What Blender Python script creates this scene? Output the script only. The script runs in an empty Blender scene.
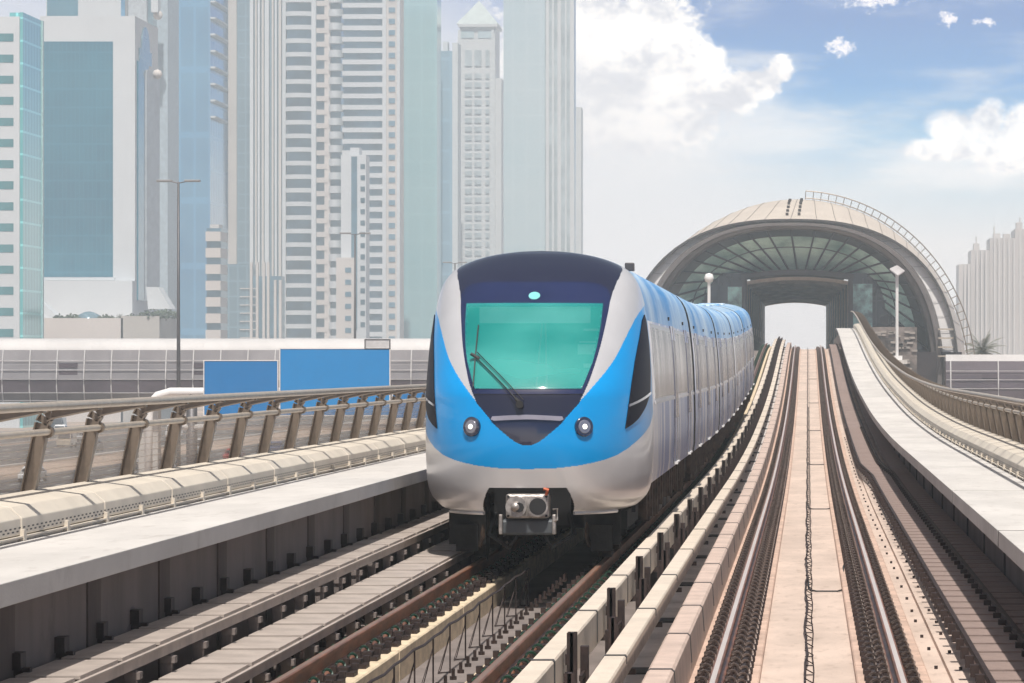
import bpy, bmesh, math, random
from mathutils import Vector, Matrix, noise
R = random.Random(7)
C = bpy.context.scene.collection
sc = bpy.context.scene
F = 3900.0; VX = 808.0; HY = 366.0; CZ = 2.48     # focal length in px, vanishing point, eye height (m)
def U(px, d): return (px - VX) * d / F            # metres across at distance d
def V(py, d): return CZ + (HY - py) * d / F       # metres up at distance d
LZ = .13                                          # the far (left) track sits a little higher
GZ = -8.0                                         # street level below the viaduct

# ---------------------------------------------------------------- vertical profile of the line
PT = [(-60,0),(60,0),(80,.02),(100,.17),(117,.42),(135,.76),(152,1.18),(170,1.72),(184,2.2),(200,2.78),(215,3.28),(227,3.6),(238,3.76),(250,3.8),(520,3.8)]
def _tan(i):
    if i == 0 or i == len(PT)-1: return 0
    return (PT[i+1][1]-PT[i-1][1])/(PT[i+1][0]-PT[i-1][0])
def P(y):
    if y <= PT[0][0]: return PT[0][1]
    for i in range(len(PT)-1):
        a, b = PT[i], PT[i+1]
        if y <= b[0]:
            h = b[0]-a[0]; t = (y-a[0])/h; m0 = _tan(i)*h; m1 = _tan(i+1)*h
            return (2*t**3-3*t*t+1)*a[1]+(t**3-2*t*t+t)*m0+(-2*t**3+3*t*t)*b[1]+(t**3-t*t)*m1
    return PT[-1][1]

# ---------------------------------------------------------------- node helpers
def N(nt, typ, **kw):
    n = nt.nodes.new(typ)
    for k, v in kw.items():
        if k in n.inputs: n.inputs[k].default_value = v
        else: setattr(n, k, v)
    return n
def mt(nt, op, a, b=None, c=None, clamp=False):
    n = nt.nodes.new('ShaderNodeMath'); n.operation = op; n.use_clamp = clamp
    for i, v in enumerate((a, b, c)):
        if v is None: continue
        if isinstance(v, (int, float)): n.inputs[i].default_value = v
        else: nt.links.new(v, n.inputs[i])
    return n.outputs[0]
def mixc(nt, fac, a, b, blend='MIX'):
    n = nt.nodes.new('ShaderNodeMix'); n.data_type = 'RGBA'; n.blend_type = blend
    for s, v in ((n.inputs[0], fac), (n.inputs[6], a), (n.inputs[7], b)):
        if isinstance(v, (int, float)): s.default_value = v
        elif isinstance(v, tuple): s.default_value = (*v[:3], 1)
        else: nt.links.new(v, s)
    return n.outputs[2]
def smooth(nt, v, a, b):
    n = nt.nodes.new('ShaderNodeMapRange'); n.interpolation_type = 'SMOOTHSTEP'
    nt.links.new(v, n.inputs[0]); n.inputs[1].default_value = a; n.inputs[2].default_value = b
    return n.outputs[0]
MATS = {}
def mat(name, col, rough=.6, metal=0., var=.12, scale=1.2, stretch=(1,1,1), bump=0., bscale=30., col2=None, spec=.5, coat=0., grime=0., bstretch=(1,1,1), bdist=.01, edge=(.32,.68)):
    if name in MATS: return MATS[name]
    m = bpy.data.materials.new(name); m.use_nodes = True; nt = m.node_tree
    b = nt.nodes['Principled BSDF']; L = nt.links.new
    tc = nt.nodes.new('ShaderNodeTexCoord')
    mp = nt.nodes.new('ShaderNodeMapping'); mp.inputs['Scale'].default_value = stretch
    L(tc.outputs['Object'], mp.inputs[0])
    nz = N(nt, 'ShaderNodeTexNoise', Scale=scale, Detail=6., Roughness=.62); L(mp.outputs[0], nz.inputs['Vector'])
    c2 = col2 or tuple(c*(1-var*1.6) for c in col)
    c1 = tuple(min(1, c*(1+var*.7)) for c in col)
    f = smooth(nt, nz.outputs[0], edge[0], edge[1])
    out = mixc(nt, f, c2, c1)
    if grime > 0:
        mp2 = nt.nodes.new('ShaderNodeMapping'); mp2.inputs['Scale'].default_value = (3., .8, .5); mp2.inputs['Location'].default_value = (3, 7, 1)
        L(tc.outputs['Object'], mp2.inputs[0])
        n2 = N(nt, 'ShaderNodeTexNoise', Scale=2.2, Detail=8., Roughness=.7); L(mp2.outputs[0], n2.inputs['Vector'])
        g = mt(nt, 'MULTIPLY', smooth(nt, n2.outputs[0], .52, .74), grime)
        out = mixc(nt, g, out, tuple(c*.45 for c in (col[0], col[1]*.92, col[2]*.85)))
    L(out, b.inputs['Base Color'])
    b.inputs['Roughness'].default_value = rough; b.inputs['Metallic'].default_value = metal
    b.inputs['Specular IOR Level'].default_value = spec; b.inputs['Coat Weight'].default_value = coat
    if bump > 0:
        mp3 = nt.nodes.new('ShaderNodeMapping'); mp3.inputs['Scale'].default_value = bstretch; L(tc.outputs['Object'], mp3.inputs[0])
        n3 = N(nt, 'ShaderNodeTexNoise', Scale=bscale, Detail=4.); L(mp3.outputs[0], n3.inputs['Vector'])
        bp = nt.nodes.new('ShaderNodeBump'); bp.inputs['Strength'].default_value = bump; bp.inputs['Distance'].default_value = bdist
        L(n3.outputs[0], bp.inputs['Height']); L(bp.outputs[0], b.inputs['Normal'])
    MATS[name] = m; return m
def alpha_mat(name, col, alpha, rough=.5):
    m = bpy.data.materials.new(name); m.use_nodes = True
    b = m.node_tree.nodes['Principled BSDF']; b.inputs['Base Color'].default_value = (*col, 1)
    b.inputs['Alpha'].default_value = alpha; b.inputs['Roughness'].default_value = rough
    MATS[name] = m; return m

conc = mat('slab_concrete', (.57,.545,.52), .85, var=.08, scale=.9, stretch=(1,.35,1), bump=.25, grime=.4)
deckc = mat('deck_concrete', (.57,.455,.385), .85, var=.10, scale=1.1, stretch=(1,.4,1), bump=.25, grime=.6)
plinc = mat('plinth_concrete', (.56,.40,.32), .85, var=.14, scale=2.5, stretch=(1,.7,3), bump=.3, grime=.4)
plinL = mat('cream_plinth_concrete', (.66,.54,.38), .85, var=.14, scale=3, stretch=(1,1,3), bump=.3, grime=.4)
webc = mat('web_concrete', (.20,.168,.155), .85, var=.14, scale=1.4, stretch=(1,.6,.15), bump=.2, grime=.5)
grp = mat('cover_cream', (.64,.575,.485), .55, var=.06, scale=1.5, grime=.14)
beamp = mat('guard_pinkish', (.55,.43,.37), .75, var=.1, scale=2, grime=.35, bump=.2)
beamc = mat('third_rail_cream', (.66,.57,.475), .6, var=.07, scale=2, grime=.2)
trayg = mat('tray_grp', (.42,.36,.32), .6, var=.12, scale=2, grime=.45)
steelr = mat('rusted_rail', (.25,.10,.052), .42, .3, var=.3, scale=6, stretch=(1,.3,2), bump=.2)
steelp = mat('polished_rail_head', (.72,.64,.59), .38, .35, var=.05, scale=4, stretch=(1,.1,1))
steelpL = mat('dull_rail_head', (.34,.22,.17), .45, .5, var=.15, scale=4, stretch=(1,.1,1))
darkb = mat('dark_brown_steel', (.04,.024,.021), .6, .2, var=.3, scale=9)
clipm = mat('clip_steel', (.15,.115,.10), .45, .5, var=.3, scale=20)
clipg = mat('clip_green', (.015,.06,.036), .5, .1, var=.4, scale=14)
blackr = mat('black_rubber', (.018,.018,.02), .6, var=.2)
railst = mat('railing_bronze', (.21,.17,.135), .42, .35, var=.12, scale=5)
railtop = mat('railing_tube', (.50,.43,.35), .4, .25, var=.08, scale=5)
silver = mat('train_silver', (.70,.695,.71), .33, .40, var=.03, scale=2, coat=.3, bump=.05, bscale=1.6, bstretch=(1,1,.25), bdist=.02)
silvside = mat('train_side_silver', edge=(.42,.60), col=(.74,.73,.74), rough=.3, metal=.25, col2=(.20,.27,.50), scale=1.3, stretch=(1,.8,.10), bump=.55, bscale=2.4, bstretch=(1,1.0,.12), bdist=.012)  # bluish colour streaks stand in for reflections along the side
blue = mat('train_blue', (.0,.30,.72), .3, 0., var=.02, coat=.25, spec=.35, scale=1)
bluem = mat('train_blue_painted_sheen', (.50,.66,.80), .42, .0, col2=(.01,.25,.62), scale=.8, stretch=(1,.35,.5), spec=.3, coat=.0, bump=.35, bscale=2.4, bstretch=(1,1,.12), bdist=.012)  # whitish patches over the blue are painted reflections
navy = mat('train_mask_navy', (.016,.018,.042), .16, 0., var=.05, coat=1.)
visor = mat('windscreen_visor', (.014,.022,.075), .08, 0., var=.1, coat=1.)
dglass = mat('dark_window', (.010,.009,.016), .5, 0., var=.1, spec=.1)
wglass = mat('side_window_glass', (.66,.65,.64), .15, .4, edge=(.44,.64), col2=(.05,.06,.10), scale=1.5, stretch=(1,.7,.16), bump=.8, bscale=1.8, bstretch=(1,1,.25), bdist=.012)  # pale and dark streaks in the colour stand in for reflections
under = mat('underframe', (.014,.013,.013), .7, .2, var=.4, scale=6, bump=.2)
undb = mat('underframe_brown', (.10,.062,.042), .65, .2, var=.4, scale=8)
castst = mat('coupler_steel', (.50,.46,.43), .4, .7, var=.25, scale=12, bump=.3)
orange = mat('orange_hose', (.5,.10,.03), .5)
whitep = mat('white_paint', (.80,.79,.78), .5, var=.05, grime=.08)
lampst = mat('lamp_steel', (.085,.08,.085), .5, .4, var=.1)
lampw = mat('lamp_white', (.72,.71,.70), .45, var=.04)
signb = mat('sign_blue', (.0,.155,.42), .42, var=.02)
signb2 = mat('sign_blue_light', (.0,.205,.52), .42, var=.02)
signg = mat('sign_back_grey', (.55,.55,.56), .5)
asph = mat('road_asphalt', (.085,.08,.08), .9, var=.15, scale=.25, stretch=(1,.1,1))
sand = mat('sandy_ground', (.40,.30,.235), .95, var=.25, scale=.02, bump=.2, bscale=1.)
shellm = mat('station_shell', (.60,.53,.46), .5, .1, var=.05, scale=.5, stretch=(1,1,1), bump=.1)
shellw = mat('station_shell_white', (.68,.66,.65), .5, .1, var=.04, scale=.6)
lipm = mat('station_lip', (.15,.13,.125), .5, .2, var=.08, scale=1)
seamd = mat('dark_joint', (.05,.045,.045), .7)
stdark = mat('station_dark', (.028,.02,.022), .5, .1, var=.25, scale=.5)
sttan = mat('station_slats', (.75,.62,.52), .6, var=.1, scale=1)
stone = mat('station_stone', (.17,.14,.125), .8, var=.5, scale=.8, grime=.5)
steal = mat('station_teal_glass', (.55,.74,.62), .12, .0, var=.55, scale=.16, stretch=(1,1,1.8), col2=(.14,.27,.25))
mull = mat('station_mullion', (.035,.04,.045), .4, .2)
sglass = mat('station_dark_glass', (.03,.04,.06), .1, .2, var=.5, scale=.2)
bridgeg = mat('bridge_glass', (.27,.255,.265), .3, .2, var=.15, scale=.15, stretch=(1,1,.4))
bridgew = mat('bridge_mullion', (.55,.54,.54), .5)
bridged = mat('bridge_dark_band', (.10,.08,.095), .35, .2, var=.15, scale=.3)
tyre = mat('tyre', (.02,.02,.02), .8)
bark = mat('bark', (.14,.10,.07), .9, var=.3, scale=8)
leaf = mat('palm_leaf', (.15,.16,.12), .7, var=.3, scale=3)
bush = mat('bush_leaf', (.06,.085,.045), .8, var=.35, scale=3)

# ---------------------------------------------------------------- object helpers
def tag(o, label=None, cat=None, group=None, kind=None):
    if label: o['label'] = label
    if cat: o['category'] = cat
    if group: o['group'] = group
    if kind: o['kind'] = kind
    return o
def thing(name, label, cat, loc=(0,0,0), group=None):
    o = bpy.data.objects.new(name, None); C.objects.link(o); o.location = loc
    o.empty_display_size = .3
    return tag(o, label, cat, group)
def wloc(o):
    v = Vector((0,0,0))
    while o is not None: v += Vector(o.location); o = o.parent
    return v
class MB:
    def __init__(s): s.v = []; s.f = []; s.m = []
    def add(s, vs, fs, m=0):
        k = len(s.v); s.v += [tuple(v) for v in vs]
        for f in fs: s.f.append(tuple(i+k for i in f)); s.m.append(m)
        return s
    def box(s, x0, x1, y0, y1, z0, z1, m=0, prof=False):
        a = P(y0) if prof else 0; b = P(y1) if prof else 0
        return s.add([(x0,y0,z0+a),(x1,y0,z0+a),(x1,y1,z0+b),(x0,y1,z0+b),(x0,y0,z1+a),(x1,y0,z1+a),(x1,y1,z1+b),(x0,y1,z1+b)],
            [(0,3,2,1),(4,5,6,7),(0,1,5,4),(1,2,6,5),(2,3,7,6),(3,0,4,7)], m)
    def sweep(s, sec, ys, prof=True, m=0, dz=0., shift=None, caps=True, mf=None):
        n = len(sec); k = len(s.v)
        for y in ys:
            p = (P(y) if prof else 0) + dz; sx = shift(y) if shift else 0
            for (x, z) in sec: s.v.append((x+sx, y, z+p))
        for j in range(len(ys)-1):
            for i in range(n):
                a = k+j*n+i; b = k+j*n+(i+1)%n
                s.f.append((a, b, b+n, a+n)); s.m.append(mf(i) if mf else m)
        if caps:
            s.f.append(tuple(k+i for i in range(n-1,-1,-1))); s.m.append(m)
            s.f.append(tuple(k+(len(ys)-1)*n+i for i in range(n))); s.m.append(m)
        return s
    def tube(s, pts, r, n=8, m=0, r2=None, caps=True):
        pts = [Vector(p) for p in pts]; k = len(s.v); K = len(pts)
        up = Vector((0,0,1))
        for i, p in enumerate(pts):
            t = (pts[min(i+1,K-1)]-pts[max(i-1,0)]).normalized()
            a = t.cross(up)
            if a.length < 1e-3: a = t.cross(Vector((0,1,0)))
            a.normalize(); b = t.cross(a).normalized()
            rr = r if r2 is None else r+(r2-r)*i/(K-1)
            for j in range(n):
                q = 2*math.pi*j/n; s.v.append(tuple(p+a*math.cos(q)*rr+b*math.sin(q)*rr))
        for i in range(K-1):
            for j in range(n):
                a = k+i*n+j; b = k+i*n+(j+1)%n
                s.f.append((a,b,b+n,a+n)); s.m.append(m)
        if caps:
            s.f.append(tuple(k+j for j in range(n))); s.m.append(m)
            s.f.append(tuple(k+(K-1)*n+j for j in range(n-1,-1,-1))); s.m.append(m)
        return s
    def lathe(s, prof_, c, axis='z', n=20, m=0):
        k = len(s.v); c = Vector(c)
        for (r, h) in prof_:
            for j in range(n):
                q = 2*math.pi*j/n; a, b = r*math.cos(q), r*math.sin(q)
                s.v.append(tuple(c+Vector({'z':(a,b,h),'y':(a,h,b),'x':(h,a,b)}[axis])))
        for i in range(len(prof_)-1):
            for j in range(n):
                a = k+i*n+j; b = k+i*n+(j+1)%n; s.f.append((a,b,b+n,a+n)); s.m.append(m)
        s.f.append(tuple(k+j for j in range(n))); s.m.append(m)
        s.f.append(tuple(k+(len(prof_)-1)*n+j for j in range(n-1,-1,-1))); s.m.append(m)
        return s
    def build(s, name, mats, parent=None, smooth=False, bevel=0., origin=None, recalc=True, autos=None):
        o0 = Vector(origin) if origin is not None else (wloc(parent) if parent else Vector((0,0,0)))
        me = bpy.data.meshes.new(name)
        me.from_pydata([tuple(Vector(v)-o0) for v in s.v], [], s.f)
        for m in (mats if isinstance(mats, (list, tuple)) else [mats]): me.materials.append(m)
        me.polygons.foreach_set('material_index', s.m)
        if smooth: me.polygons.foreach_set('use_smooth', [True]*len(me.polygons))
        if recalc:
            bm = bmesh.new(); bm.from_mesh(me); bmesh.ops.recalc_face_normals(bm, faces=bm.faces); bm.to_mesh(me); bm.free()
        if autos: me.set_sharp_from_angle(angle=math.radians(autos))
        me.update()
        o = bpy.data.objects.new(name, me); C.objects.link(o)
        if parent:
            o.parent = parent; o.location = o0 - wloc(parent)
        else: o.location = o0
        if bevel:
            b = o.modifiers.new('bevel', 'BEVEL'); b.width = bevel; b.segments = 2; b.limit_method = 'ANGLE'
        return o
def cp(src, parent, loc):                     # copy of a part (shared mesh) at a world place
    c = src.copy(); C.objects.link(c); c.parent = parent; c.location = Vector(loc) - (wloc(parent) if parent else Vector((0,0,0))); return c
def frange(a, b, st):
    out = []; x = a
    while x < b-1e-6: out.append(x); x += st
    out.append(b); return out
def ysam(a, b, st=5.): n = max(1, int(round((b-a)/st))); return [a+(b-a)*i/n for i in range(n+1)]

# ================================================================ SETTING: ground, road
MB().box(-690, 330, -50, 1375, GZ-1, GZ).build('ground', sand); tag(bpy.data.objects['ground'], kind='structure')
rd = MB()
for x0, x1 in ((-128,-108),(-104,-84),(-74,-58)): rd.box(x0, x1, -40, 1370, GZ+.002, GZ+.02)
tag(rd.build('highway', asph), kind='structure')
ln = MB()
for x in (-124.3,-120.6,-116.9,-113.2,-100.3,-96.6,-92.9,-89.2,-70,-66,-62):
    for y in frange(150, 900, 12): ln.box(x-.1, x+.1, y, y+4, GZ+.021, GZ+.027)
tag(ln.build('lane_markings', whitep), kind='structure')
kb = MB()
for x in (-104.4,-84,-58.3,-107.9,-83.6): kb.box(x, x+.35, -40, 1370, GZ+.003, GZ+.16)
tag(kb.build('road_kerb', conc), kind='structure')

# ================================================================ VIADUCT
vi = thing('viaduct', 'pale concrete viaduct carrying both tracks up towards the arched station', 'viaduct', (-1.6, 28, 0))
YS = ysam(6, 470, 4)
MB().sweep([(-1.70,-.34),(-1.70,-.27),(1.25,-.27),(1.25,-.22),(2.30,-.22),(2.30,-.6),(-1.70,-.6)], YS).build('deck', deckc, vi)
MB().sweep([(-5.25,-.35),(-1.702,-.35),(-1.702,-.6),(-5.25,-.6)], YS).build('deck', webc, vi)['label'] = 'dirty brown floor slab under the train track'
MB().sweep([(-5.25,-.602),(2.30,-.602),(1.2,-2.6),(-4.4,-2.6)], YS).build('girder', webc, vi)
for k, y in enumerate(range(30, 340, 36)):
    MB().box(-2.6,-.6,y-1,y+1,GZ,-2.65+P(y)).build('pier', conc, vi, bevel=.1)
# walls and walkway slabs
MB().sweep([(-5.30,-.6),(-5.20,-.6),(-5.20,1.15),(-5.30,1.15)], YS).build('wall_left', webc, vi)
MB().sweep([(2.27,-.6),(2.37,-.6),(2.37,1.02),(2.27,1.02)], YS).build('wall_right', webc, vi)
YS2 = ysam(6, 240, 4)
# left slab continuous, right slab in segments with open joints
for (sx, name, mir) in ((0,'walkway_slab',True),):
    o = MB().sweep([(-4.90,1.01),(-4.90,1.16),(-6.45,1.16),(-6.45,.86),(-5.31,.86),(-5.05,1.01)], YS2).build('walkway_slab', conc, vi, bevel=.006)
y = 12.5
while y < 236:
    y2 = min(y+11., 238)
    MB().sweep([(1.68,.88),(1.68,1.03),(3.25,1.03),(3.25,.73),(2.38,.73),(1.83,.88)], ysam(y+.11, y2-.11, 2.2)).build('walkway_slab', conc, vi, bevel=.006)
    MB().box(1.685,3.2,y2-.11,y2+.11,.885,1.024,prof=True).build('slab_joint', seamd, vi)
    y = y2
# brackets under the left slab at foot of the wall
def reps(mb, name, m, par, ys, x=0., follow=True, z=0.):
    src = mb.build(name, m, par, origin=(0,0,0)); first = True
    for y in ys:
        l = (x, y, z+(P(y) if follow else 0))
        if first: src.location = Vector(l)-wloc(par); first = False
        else: cp(src, par, l)
reps(MB().box(-5.2,-5.08,-.04,.04,.46,.51).box(-5.2,-5.13,-.09,.09,.50,.61), 'tray_bracket', darkb, vi, frange(24, 60, 1.5))
reps(MB().box(-5.2,-5.185,0,.5,-.3,1.0), 'wall_rib', mat('rib_stained', (.12,.095,.085), .85, var=.2, scale=2, stretch=(1,1,.2)), vi, frange(25, 120, 3.1))
reps(MB().box(2.25,2.27,0,.1,-.2,.87), 'wall_joint', seamd, vi, frange(24, 200, 5.2))
# kerb / guard beam (pinkish) between the tracks, right-hand plinth edges
y = 22.
while y < 240:
    L_ = 4.0
    MB().sweep([(-1.235,-.27),(-1.235,.135),(-1.215,.15),(-1.05,.15),(-1.03,.13),(-1.005,-.27)], ysam(y+.04, y+L_-.04, 2)).build('guard_kerb', beamp, vi); y += L_
reps(MB().sweep([(-1.239,-.1),(-1.239,.137),(-1.217,.154),(-1.048,.154),(-1.026,.132),(-1.01,-.1),(-1.05,-.1),(-1.05,.12),(-1.2,.12),(-1.2,-.1)], [-.05,.05], prof=False), 'kerb_joint', seamd, vi, frange(22, 236, 4.0))
# grey panels with dark gaps between third rail and guard kerb
y = 20.; chm = mat('channel_grey', (.56,.52,.50), .8, var=.12, grime=.3)
while y < 238:
    MB().sweep([(-1.80,-.26),(-1.80,-.12),(-1.245,-.12),(-1.245,-.26)], ysam(y+.33, y+3.27, 3)).sweep([(-1.80,-.26),(-1.80,-.12),(-1.245,-.12),(-1.245,-.26)], ysam(y+3.3, y+6.3, 3)).build('channel_cover', chm, vi); MB().box(-1.8,-1.242,y-.3,y+.3,-.25,-.105,prof=True).build('gap_shade_strip', blackr, vi); y += 6.6  # black strip added in each open gap, standing in for its shade

# ================================================================ TRACKS
def clip_arc(mb, cx, cy, z0, r, h, m, rot=0., n=8, tr=.013):
    pts = []
    for i in range(n+1):
        a = math.pi*i/n
        dx = r*math.cos(a); pts.append((cx+dx*math.cos(rot), cy+dx*math.sin(rot)+.02*math.sin(a*2), z0+h*math.sin(a)))
    mb.tube(pts, tr, 5, m, caps=False)
def fastener_mesh(sgn, small=False):         # sgn=+1: inner side of the rail lies towards -x
    b = MB()
    for (a0, a1) in (((-.27,-.06),(.06,.19)) if not small else ((-.25,-.06),(.06,.19))):
        x0, x1 = sorted((a0*sgn, a1*sgn)); b.box(x0, x1, -.14, .14, -.205, -.165, 0)
        xm = (x0+x1)/2; b.box(xm-.045, xm+.045, -.1, .1, -.165, -.125, 0)
        b.box(x0, x0+.05, -.19, -.10, -.165, -.11, 0); b.box(x1-.05, x1, .10, .19, -.165, -.11, 0)
    clip_arc(b, -.115*sgn, .03, -.155, .042 if small else .052, .07 if small else .085, 1)
    if not small: clip_arc(b, -.205*sgn, -.06, -.155, .048, .07, 1)
    clip_arc(b, .125*sgn, .0, -.155, .055, .085, 1)
    return b
def track(xc, dz, label, y0, yn, yend, matc, headm, plm, near):
    t = thing('railway_track', label, 'railway track', (xc, y0, dz))
    for s in (-1, 1):
        x = xc+s*.7525
        sec = [(-.07,-.165),(-.07,-.15),(-.012,-.13),(-.012,-.045),(-.036,-.03),(-.036,-.006),(-.021,0),(.021,0),(.036,-.006),(.036,-.03),(.012,-.045),(.012,-.13),(.07,-.15),(.07,-.165)]
        MB().sweep([(x+a, b) for a, b in sec], ysam(y0, yend, 3), dz=dz, mf=lambda i: 1 if i == 6 else 0).build('rail', [steelr, headm], t)
        # plinth: outer .30, inner .26
        a, b_ = sorted((x+s*.30, x-s*(.31 if dz else .335)))
        y = y0
        while y < yend-1:
            y2 = min(y+6.5, yend)
            MB().sweep([(a, -.265-(.22 if dz else 0)),(a,-.215),(a+.012,-.203),(b_-.012,-.203),(b_,-.215),(b_,-.265-(.22 if dz else 0))], ysam(y+.03, y2-.03, 3.2), dz=dz).build('plinth', plm, t)
            y = y2
        src = None; y = 27.; sp_ = .86 if dz else .71
        far = MB()
        while y < yend-1:
            if y < near:
                if src is None:
                    src = fastener_mesh(s, dz > 0).build('fastener', [darkb, matc], t, origin=(0,0,0)); src.location = Vector((x, y, dz+P(y)))-wloc(t)
                else: cp(src, t, (x, y, dz+P(y)))
            else:
                p = P(y)+dz
                if y < 118:
                    fmb = fastener_mesh(s, dz > 0); kk = len(far.v); far.v += [(v[0]+x, v[1]+y, v[2]+p) for v in fmb.v]; far.f += [tuple(i+kk for i in f) for f in fmb.f]; far.m += fmb.m
                    y += sp_; continue
                for (q0,q1) in ((-.27,-.06),(.06,.19)):
                    a0, a1 = sorted((q0*s, q1*s)); far.box(x+a0, x+a1, y-.17, y+.17, -.205+p, -.13+p, 0)
                for q in (-.115,-.205,.125):
                    far.tube([(x+q*s-.05,y,-.15+p),(x+q*s-.03,y,-.08+p),(x+q*s+.03,y,-.08+p),(x+q*s+.05,y,-.15+p)], .013, 4, 1, caps=False)
            y += sp_
        o = far.build('fastener_run', [darkb, matc], t); o['kind'] = 'stuff'
    return t
trR = track(0., 0., 'empty railway track with polished rails, nearest the right walkway', 22, 56, 236, clipm, steelp, plinc, 62)
trL = track(-3.225, LZ, 'railway track with rusty rails that the blue train stands on', 22, 50, 236, clipg, steelpL, plinL, 50)

# cables on wire stands down the middle of each track
def stand_line(xc, zf, zt, label, y0, y1, st, mode):
    t = thing('cable_on_stands', label, 'cable', (xc, y0, zf))
    pts = [(xc+.01*math.sin(y*1.7), y, zt+P(y)-.015*abs(math.sin((y-y0)*math.pi/st))) for y in frange(y0, y1, st/2)]
    MB().tube(pts, .012, 6).build('cable', darkb, t)
    s = MB().tube([(0,0,0),(0,0,zt-zf)], .008, 5)
    s.tube([(0,0,(zt-zf)*.8),(-.10,-.12,.01)], .006, 4); s.tube([(0,0,(zt-zf)*.8),(-.10,.12,.01)], .006, 4); s.tube([(-.10,-.12,.012),(-.10,.12,.012)], .006, 4); s.tube([(-.1,-.12,.012),(.02,0,.012)], .006, 4)
    src = s.build('wire_stand', darkb, t, origin=(0,0,0)); first = True
    for y in frange(y0, y1, st):
        if first: src.location = Vector((xc, y, zf+P(y)))-wloc(t); first = False
        else: cp(src, t, (xc, y, zf+P(y)))
    return t
stand_line(-3.30, -.35, .10, 'thin cable held on wire stands between the rusty rails', 23, 46, 1.62, 0)
ct = thing('cable_run', 'thin dark cable ladder lying along the middle of the empty track', 'cable', (0,22,-.27))
MB().tube([(-.02+.012*math.sin(y*.9)+.008*math.sin(y*2.3), y, -.2+P(y)+.02*math.sin(y*1.1)) for y in frange(22, 236, 1.)], .012, 5).build('cable', darkb, ct)
MB().tube([(.045+.008*math.sin(y*1.3), y, -.255+P(y)) for y in frange(22, 236, 1.)], .006, 4).build('side_wire', darkb, ct)
rs = MB()
for y in frange(22.5, 150, 1.1): rs.tube([(-.03,y,-.2+P(y)),(.05,y+.15,-.257+P(y))], .006, 4); rs.tube([(-.03,y,-.26+P(y)),(.05,y,-.257+P(y))], .006, 4)
o = rs.build('rung', darkb, ct); o['kind'] = 'stuff'
for k, y in enumerate((47.4, 74.5, 101, 128, 155, 182)):
    p = P(y); lb = ['nearest', 'second nearest', 'third nearest', 'fourth nearest', 'fifth nearest', 'farthest'][k]
    c = MB().tube([(0.0,y+3.,-.255+p),(.01,y+.6,-.255+p),(.04,y+.2,-.255+p),(.1,y,-.255+p),(.36,y,-.255+p),(.43,y+.25,-.25+p),(.455,y+1.0,-.24+p),(.47,y+4.6,-.2+p),(.5,y+5.6,-.19+p),(.6,y+5.7,-.19+p)], .011, 6)
    tag(c.build('bonding_cable', blackr), 'dark cable looping from the track centre to the right rail, the %s loop' % lb, 'cable', 'cable loops across the empty track')
# bolts scattered on the floor at the right
bo = MB()
for y in frange(26, 120, 2.1):
    for x in (1.13+.02*R.random(), 1.33+.03*R.random()):
        yy = y+R.random()*.7; bo.lathe([(.016,0),(.016,.03)], (x, yy, -.222+P(yy)), n=6)
bo.build('anchor_bolt', darkb, vi)['kind'] = 'stuff'
bo = MB()
for y in frange(26, 46, .68): bo.lathe([(.035,0),(.035,.05),(.018,.05),(.018,.13)], (-4.42, y, -.08), n=8); bo.lathe([(.028,0),(.028,.03),(.014,.03),(.014,.09)], (-2.86, y, -.05), n=8)
bo.build('anchor_bolt', darkb, vi)['kind'] = 'stuff'

# ================================================================ THIRD RAILS with covers and bracket posts
def third_rail(xc, dz, label, side, off):
    t = thing('third_rail', label, 'power rail', (xc, 22, dz))
    y = 22.+off; h = .40
    while y < 238:
        y2 = min(y+5.6, 238)
        sec = [(xc-.085, .13),(xc-.085, .375),(xc-.075,.39),(xc+.075,.39),(xc+.085,.375),(xc+.085, .10 if side > 0 else .33),(xc+.07,.10 if side > 0 else .33),(xc+.07,.36),(xc-.07,.36),(xc-.07,.13)]
        MB().sweep(sec, ysam(y+.035, y2-.035, 2.8), dz=dz-.06).build('rail_cover', beamc, t)
        y = y2
    stp = MB().add([],[])
    stp.sweep([(-.089,.2),(-.089,.379),(-.077,.395),(.077,.395),(.089,.379),(.089,.12 if side > 0 else .33),(.083,.12 if side > 0 else .33),(.083,.376),(.074,.388),(-.074,.388),(-.083,.376),(-.083,.2)], [-.055,.055], prof=False)
    sp0 = stp.build('joint_strap', seamd, t, origin=(0,0,0)); fst = True
    for yy in frange(22+off, 237, 5.6)[:-1]:
        l = Vector((xc, yy, dz-.06+P(yy)))
        if fst: sp0.location = l-wloc(t); fst = False
        else: cp(sp0, t, l)
    MB().sweep([(xc-.03,.08),(xc-.03,.2),(xc+.03,.2),(xc+.03,.08)], ysam(22,238,4), dz=dz).build('conductor', castst, t)
    b = MB(); px = side*(.15 if side > 0 else .135)
    b.box(px-.012,px+.012,-.07,.07,-.4,.46); b.box(px-.035,px+.035,-.07,-.055,-.4,.46); b.box(px-.035,px+.035,.055,.07,-.4,.46); b.box(px+side*.06-.03,px+side*.06+.03,.5,.62,-.4,.32); b.box(px+side*.06-.01,px+side*.06+.01,.0,.5,.1,.14)
    b.box(min(px,-side*.05),max(px,-side*.05),-.04,.04,.0,.05); b.box(px-.05,px+.05,-.09,.09,-.42,-.38)
    b.box(px-side*.02-.03,px-side*.02+.03,-.02,.02,.22,.3)
    src = b.build('bracket_post', darkb, t, origin=(0,0,0)); first = True
    for y in frange(22.9+off*2., 236, 5.7):
        if first: src.location = Vector((xc, y, dz+P(y)))-wloc(t); first = False
        else: cp(src, t, (xc, y, dz+P(y)))
    return t
third_rail(-1.88, .07, 'cream covered power rail beside the train, left of the brown bracket posts', 1, 0.)
third_rail(-1.435, .0, 'cream covered power rail beside the empty track, right of the brown bracket posts', -1, 1.4)

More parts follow.
